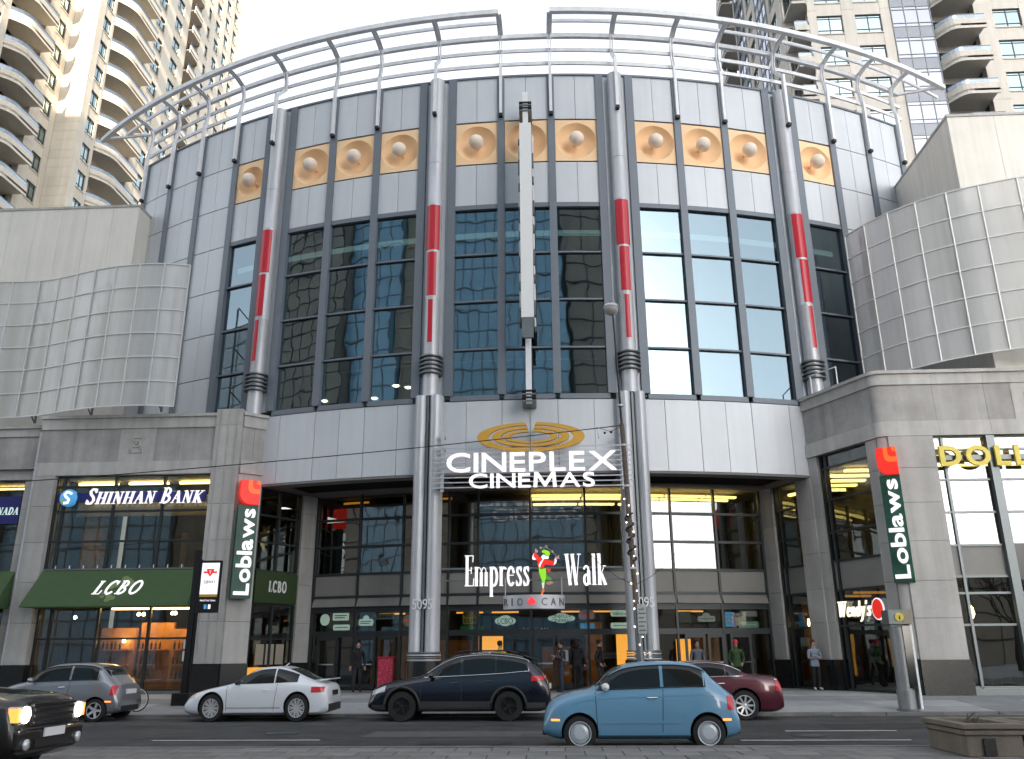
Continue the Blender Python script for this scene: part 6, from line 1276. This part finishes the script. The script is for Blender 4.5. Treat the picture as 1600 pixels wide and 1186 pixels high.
person('man in a black coat looking sideways by the right steel column', 1.55, 32.2, 1.76, 1.2, blk, drk, blk, hr, 'pocket')
person('tall person in a black hooded coat standing in the middle of the waiting group', .75, 32.8, 1.82, 2.9, blk, blk, blk, hr, 'stand', 'long')
person('person with a grey backpack looking at a phone outside the central doors', .15, 32.0, 1.74, -1.3, drk, jean, blk, hr, 'phone', 'pack')
person('person in a bright yellow jacket walking to the central doors behind the navy crossover', -2.0, 31.4, 1.74, 2.6, cm('yellow_cloth', (.50, .36, .03)), jean, blk, hr, 'walk', 'bag')
person('dark dressed person standing in the left doorway beside the pink board', -7.45, 33.0, 1.78, .4, blk, drk, blk, hr, 'stand')
# ------------------------------------------------------------------ street furniture
# subway pylon
sy_, sx_ = 27.8, -11.75; zb_ = zs(sy_)
t = thing('subway_sign_post', (sx_, sy_, zb_), 'black post with white and red SUBWAY panel standing before the bank building', 'sign')
MB().box(sx_ - .28, sx_ + .28, sy_ - .28, sy_ + .28, zb_ - .02, zb_ + .36).build('base', M['granite'], t, bevel=.02); MB().box(sx_ - .09, sx_ + .09, sy_ - .09, sy_ + .09, zb_ + .36, 5.0).build('post', M['black'], t); MB().box(sx_ + .105, sx_ + .16, sy_ - .06, sy_ + .06, zb_ + .36, 4.7).build('post', M['black'], t)
fp = FY(sy_ - .08, sx_); MB().fbox(fp, .09, .82, 3.0, 4.66, -.14, 0).build('sign_box', M['black'], t); MB().fbox(fp, .20, .78, 3.58, 4.58, .002, .012).build('white_panel', W_, t); MB().fbox(fp, .20, .78, 3.50, 3.575, .002, .012).build('gold_stripe', C_gold, t)
MB().poly([(.49 + a * .13, 4.27 + b * .13) for a, b in [(-1, .9), (1, .9), (.75, .1), (.45, -.5), (0, -1), (-.45, -.5), (-.75, .1)]], fp, .012, .02).build('shield', C_red, t); MB().fbox(fp, .27, .71, 4.25, 4.31, .012, .018).build('wing', C_red, t); letters(t, 'T', fp, .455, .525, 4.22, .11, W_, depth=.004, w=.021, joined='lettering')
letters(t, 'SUBWAY', fp, .30, .68, 3.92, .10, C_black, depth=.006, w=.013, joined='lettering'); letters(t, 'North York Centre', fp, .24, .74, 3.36, .06, W_, depth=.006, w=.002, joined='lettering', gap=.08); MB().fbox(fp, .38, .47, 3.12, 3.26, .002, .008).build('pictogram', C_sky, t); MB().fbox(fp, .52, .60, 3.12, 3.26, .002, .008).build('pictogram', W_, t)
# tall lamp post wrapped in small lights
ly = 26.1; lz = zs(ly); foot = Vector((2.48, ly, lz)); topp = Vector((2.10, ly, 12.6))
t = thing('street_lamp', tuple(foot), 'slim rusty street lamp post wound with small lights in front of the steel column', 'street lamp')
at = lambda z: foot + (topp - foot) * ((z - lz) / (12.6 - lz))
MB().tube([at(z) for z in (lz, 1.2, 3.0)], [.12, .11, .10], 12).build('base_tube', M['frame_mid'], t, smooth=2); MB().tube([at(z) for z in (3.0, 6, 8.6)], [.085, .08, .075], 10).build('post', M['pole'], t, smooth=2); MB().tube([at(8.6), at(12.5)], [.04, .03], 8).build('upper_post', M['black'], t, smooth=2)
MB().tube([at(12.5), at(12.8) + Vector((-.05, 0, 0))], .03).build('arm', M['black'], t); MB().lathe([(.03, .22), (.22, .14), (.26, .06), (.25, .03)], at(12.5) + Vector((-.05, 0, .05)), n=20).build('lamp_cap', M['steel'], t, smooth=2); MB().lathe([(.24, .03), (.235, -.06), (.17, -.17), (.08, -.22), (.001, -.23)], at(12.5) + Vector((-.05, 0, .05)), n=20).build('lamp_globe', pm('cloudy_globe', (.35, .34, .32), .2, 0, .1), t, smooth=True)
for z in (4.1, 5.0, 6.6, 7.9, 9.2): MB().lathe([(.10, -.03), (.105, 0), (.10, .03)], at(z), n=12).build('clamp', M['steel'], t)
MB().tube([at(4.3 + i * .05) + Vector((.13 * math.sin(i * .9), -.13 * math.cos(i * .9), 0)) for i in range(30)], .03, 6).build('cable_coil', M['black'], t)
for i in range(26):
    z = 1.9 + i * .17 + .05 * (i % 3); a = i * 1.7
    if i % 3 != 2: MB().lathe([(.001, -.022), (.022, 0), (.001, .022)], at(z) + Vector((.11 * math.sin(a), -.11 * abs(math.cos(a)) - .02, 0)), n=6).build('fairy_light', M['fairy'], t)
q = MB().box(2.42 - .02, 2.42 + .24, ly - .14, ly - .12, 2.2, 3.05).build('notice_plate', pm('weathered_plate', (.42, .44, .42), .6, 0, .3, 14), t)
for k in range(6): MB().box(2.43, 2.43 + .2 - .04 * (k % 2), ly - .146, ly - .141, 2.28 + k * .12, 2.32 + k * .12).build('plate_line', M['frame_mid'], q)
a = at(8.55); b = Vector((-24, 25.2, 6.55)); P = []
for i in range(41):
    s_ = i / 40; p = a.lerp(b, s_); p.z -= 1.0 * 4 * s_ * (1 - s_) * .22; P.append(p)
t = thing('overhead_wire', tuple(a), 'thin black cable strung from the slim lamp post across the shop fronts', 'cable'); MB().tube(P, .016, 5).build('cable', M['black'], t)
for d in (.35, .55): MB().lathe([(.001, -.05), (.05, 0), (.001, .05)], a + Vector((-d, 0, -.18 - d * .1)), n=8).build('insulator', M['black'], t)
MB().tube([a, a + Vector((-.35, 0, -.2)), a + Vector((-.8, 0, -.05)), a + Vector((-.75, 0, -.42))], .01, 5).build('loose_wire', M['black'], t)
for s_ in (-1, 1): MB().tube([at(3.6), at(3.6) + Vector((s_ * .5, 0, .25)), at(3.6) + Vector((s_ * 1.0, 0, .62)), at(3.6) + Vector((s_ * 1.3, .1, .95))], .008, 4).build('loose_wire', M['black'], t)
# information pillar
iy = 25.8; iz = zs(iy); t = thing('information_pillar', (9.77, iy, iz), 'grey metal information pillar with yellow i disc on the pavement', 'sign'); fi = FY(iy, 9.77)
MB().lathe([(.30, 0), (.30, .03), (.26, .05)], (9.77, iy, iz), n=24).build('foot', M['frame_mid'], t, smooth=2)
MB().lathe([(.25, .04), (.245, .55), (.22, .56), (.22, 2.25)], (9.77, iy, iz), n=24).build('shaft', pm('pillar_metal', (.30, .31, .32), .45, .4, .12, 3, streak=.2), t, smooth=2)
MB().fbox(fi, .06, .27, iz + .6, 2.36, -.1, .24).build('glass_case', M['car_glass'], t); MB().fbox(fi, .28, .34, iz + .05, 2.4, -.2, .22).build('fin', M['white_steel'], t); MB().fbox(fi, -.30, .34, 2.40, 2.80, -.25, .27).build('head_box', M['frame_mid'], t, bevel=.01); MB().fbox(fi, .10, .345, 2.41, 2.79, -.24, .278).build('head_panel', M['interior_light'], t)
ell(t, fi, .0, 2.6, .12, .12, C_yel, .02, .28, 'disc'); letters(t, 'i', fi, -.022, .022, 2.53, .11, C_black, depth=.01, w=.301, joined='lettering', bold=.03)
# concrete planters on the median
def planter(x, y, w_, d, lab, tilt=0):
    t = thing('concrete_planter', (x, y, .13), lab, 'planter'); z = .13; h = .47
    def shell(z0, z1, g): return [(x - w_ / 2 - g, y - d / 2 - g), (x + w_ / 2 + g, y - d / 2 - g), (x + w_ / 2 + g, y + d / 2 + g), (x - w_ / 2 - g, y + d / 2 + g)]
    def fr_(nm, z0, z1, g, th=.12):
        q = MB(); a = shell(0, 0, g); X0, X1, Y0, Y1 = a[0][0], a[1][0], a[0][1], a[2][1]
        for bx in ((X0, X1, Y0, Y0 + th), (X0, X1, Y1 - th, Y1), (X0, X0 + th, Y0 + th, Y1 - th), (X1 - th, X1, Y0 + th, Y1 - th)): q.box(*bx, z0, z1)
        return q.build(nm, M['planter'], t, bevel=.015)
    fr_('tub', z, z + h * .62, -.04); fr_('band', z + h * .65, z + h * .80, -.005); fr_('rim', z + h * .83, z + h, .02, .16)
    MB().box(x - w_ / 2 + .05, x + w_ / 2 - .05, y - d / 2 + .05, y + d / 2 - .05, z + .1, z + h * .66).build('liner', M['granite'], t)
    s = MB().box(x - w_ / 2 + .13, x + w_ / 2 - .13, y - d / 2 + .13, y + d / 2 - .13, z + h * .66, z + h * .86).build('soil', M['soil'], t)
    for k in range(7): MB().tube([(x - w_ / 2 + .3 + k * (w_ - .6) / 6, y + random.uniform(-.2, .2), z + h * .84), (x - w_ / 2 + .3 + k * (w_ - .6) / 6 + random.uniform(-.1, .1), y + random.uniform(-.2, .2), z + h * 1.0 + random.uniform(0, .14))], .008, 4).build('dry_stem', M['pole'], s)
    for u in (-w_ * .1,): MB().box(x + u - .09, x + u + .09, y - d / 2 + .0, y - d / 2 + .03, z + .02, z + h * .55).build('groove', M['granite'], t)
planter(6.62, 14.97, .92, 1.5, 'weathered concrete planter at the end of the paved median'); planter(8.05, 14.93, 1.75, 1.5, 'longer weathered concrete planter farther along the median from its end')
# pink floral board by the left doors
y = 31.9; t = thing('floral_board', (-6.15, y, zs(y)), 'pink and red floral patterned board standing left of the steel column', 'board')
m = bpy.data.materials.new('floral_print'); m.use_nodes = True; n = m.node_tree; vo = n.nodes.new('ShaderNodeTexVoronoi'); vo.inputs['Scale'].default_value = 9; tc = n.nodes.new('ShaderNodeTexCoord'); rp = n.nodes.new('ShaderNodeValToRGB'); rp.color_ramp.elements[0].color = (.55, .16, .2, 1); rp.color_ramp.elements[1].color = (.42, .02, .06, 1); rp.color_ramp.elements[1].position = .4; n.links.new(tc.outputs['Object'], vo.inputs['Vector']); n.links.new(vo.outputs['Distance'], rp.inputs[0]); n.links.new(rp.outputs[0], n.nodes['Principled BSDF'].inputs['Base Color'])
MB().box(-6.42, -5.88, y - .2, y + .2, zs(y), zs(y) + 1.22).build('box', m, t, bevel=.03); MB().box(-6.45, -5.85, y - .23, y + .23, zs(y) + 1.222, zs(y) + 1.26).build('lid', M['red'], t)
# white bicycle leaning behind the silver hatchback
by = 26.2; t = thing('bicycle', (-13.0, by, zs(by)), 'white bicycle on the pavement behind the silver hatchback', 'bicycle'); wz = zs(by)
def whl(x):
    w_ = MB().lathe([(.315, -.02), (.34, 0), (.315, .02), (.30, 0), (.315, -.02)], (x, by, wz + .34), (0, 1, 0), 30, cap=False); o = w_.build('wheel', M['rubber'], t, smooth=True); MB().lathe([(.285, -.012), (.305, -.012), (.305, .012), (.285, .012), (.285, -.012)], (x, by, wz + .34), (0, 1, 0), 30, cap=False).build('rim', M['white'], o)
    q = MB()
    for k in range(14): q.bar((x, by, wz + .34), (x + .29 * math.cos(k * math.pi / 7), by, wz + .34 + .29 * math.sin(k * math.pi / 7)), .005)
    q.lathe([(.02, -.04), (.02, .04)], (x, by, wz + .34), (0, 1, 0), 8); q.build('spokes', M['steel'], o)
whl(-12.46); whl(-13.5); q = MB(); A = lambda x, z: (x, by, wz + z)
for a, b in [((-13.5, .34), (-13.02, .30)), ((-13.02, .30), (-13.16, .85)), ((-13.5, .34), (-13.12, .72)), ((-13.02, .30), (-12.66, .80)), ((-13.13, .74), (-12.64, .86)), ((-12.66, .92), (-12.46, .34))]: q.tube([A(*a), A(*b)], .022, 8)
q.build('frame', M['white'], t); MB().tube([(-12.66, by - .26, wz + 1.0), (-12.66, by, wz + .98), (-12.66, by + .26, wz + 1.0)], .014).build('handlebar', M['black'], t); MB().tube([A(-12.66, .86), A(-12.67, .98)], .016).build('stem', M['steel'], t); MB().box(-13.3, -13.04, by - .07, by + .07, wz + .88, wz + .94).build('saddle', M['black'], t, bevel=.02); MB().lathe([(.08, -.01), (.08, .01)], A(-13.02, .30), (0, 1, 0), 14).build('chainring', M['steel'], t)
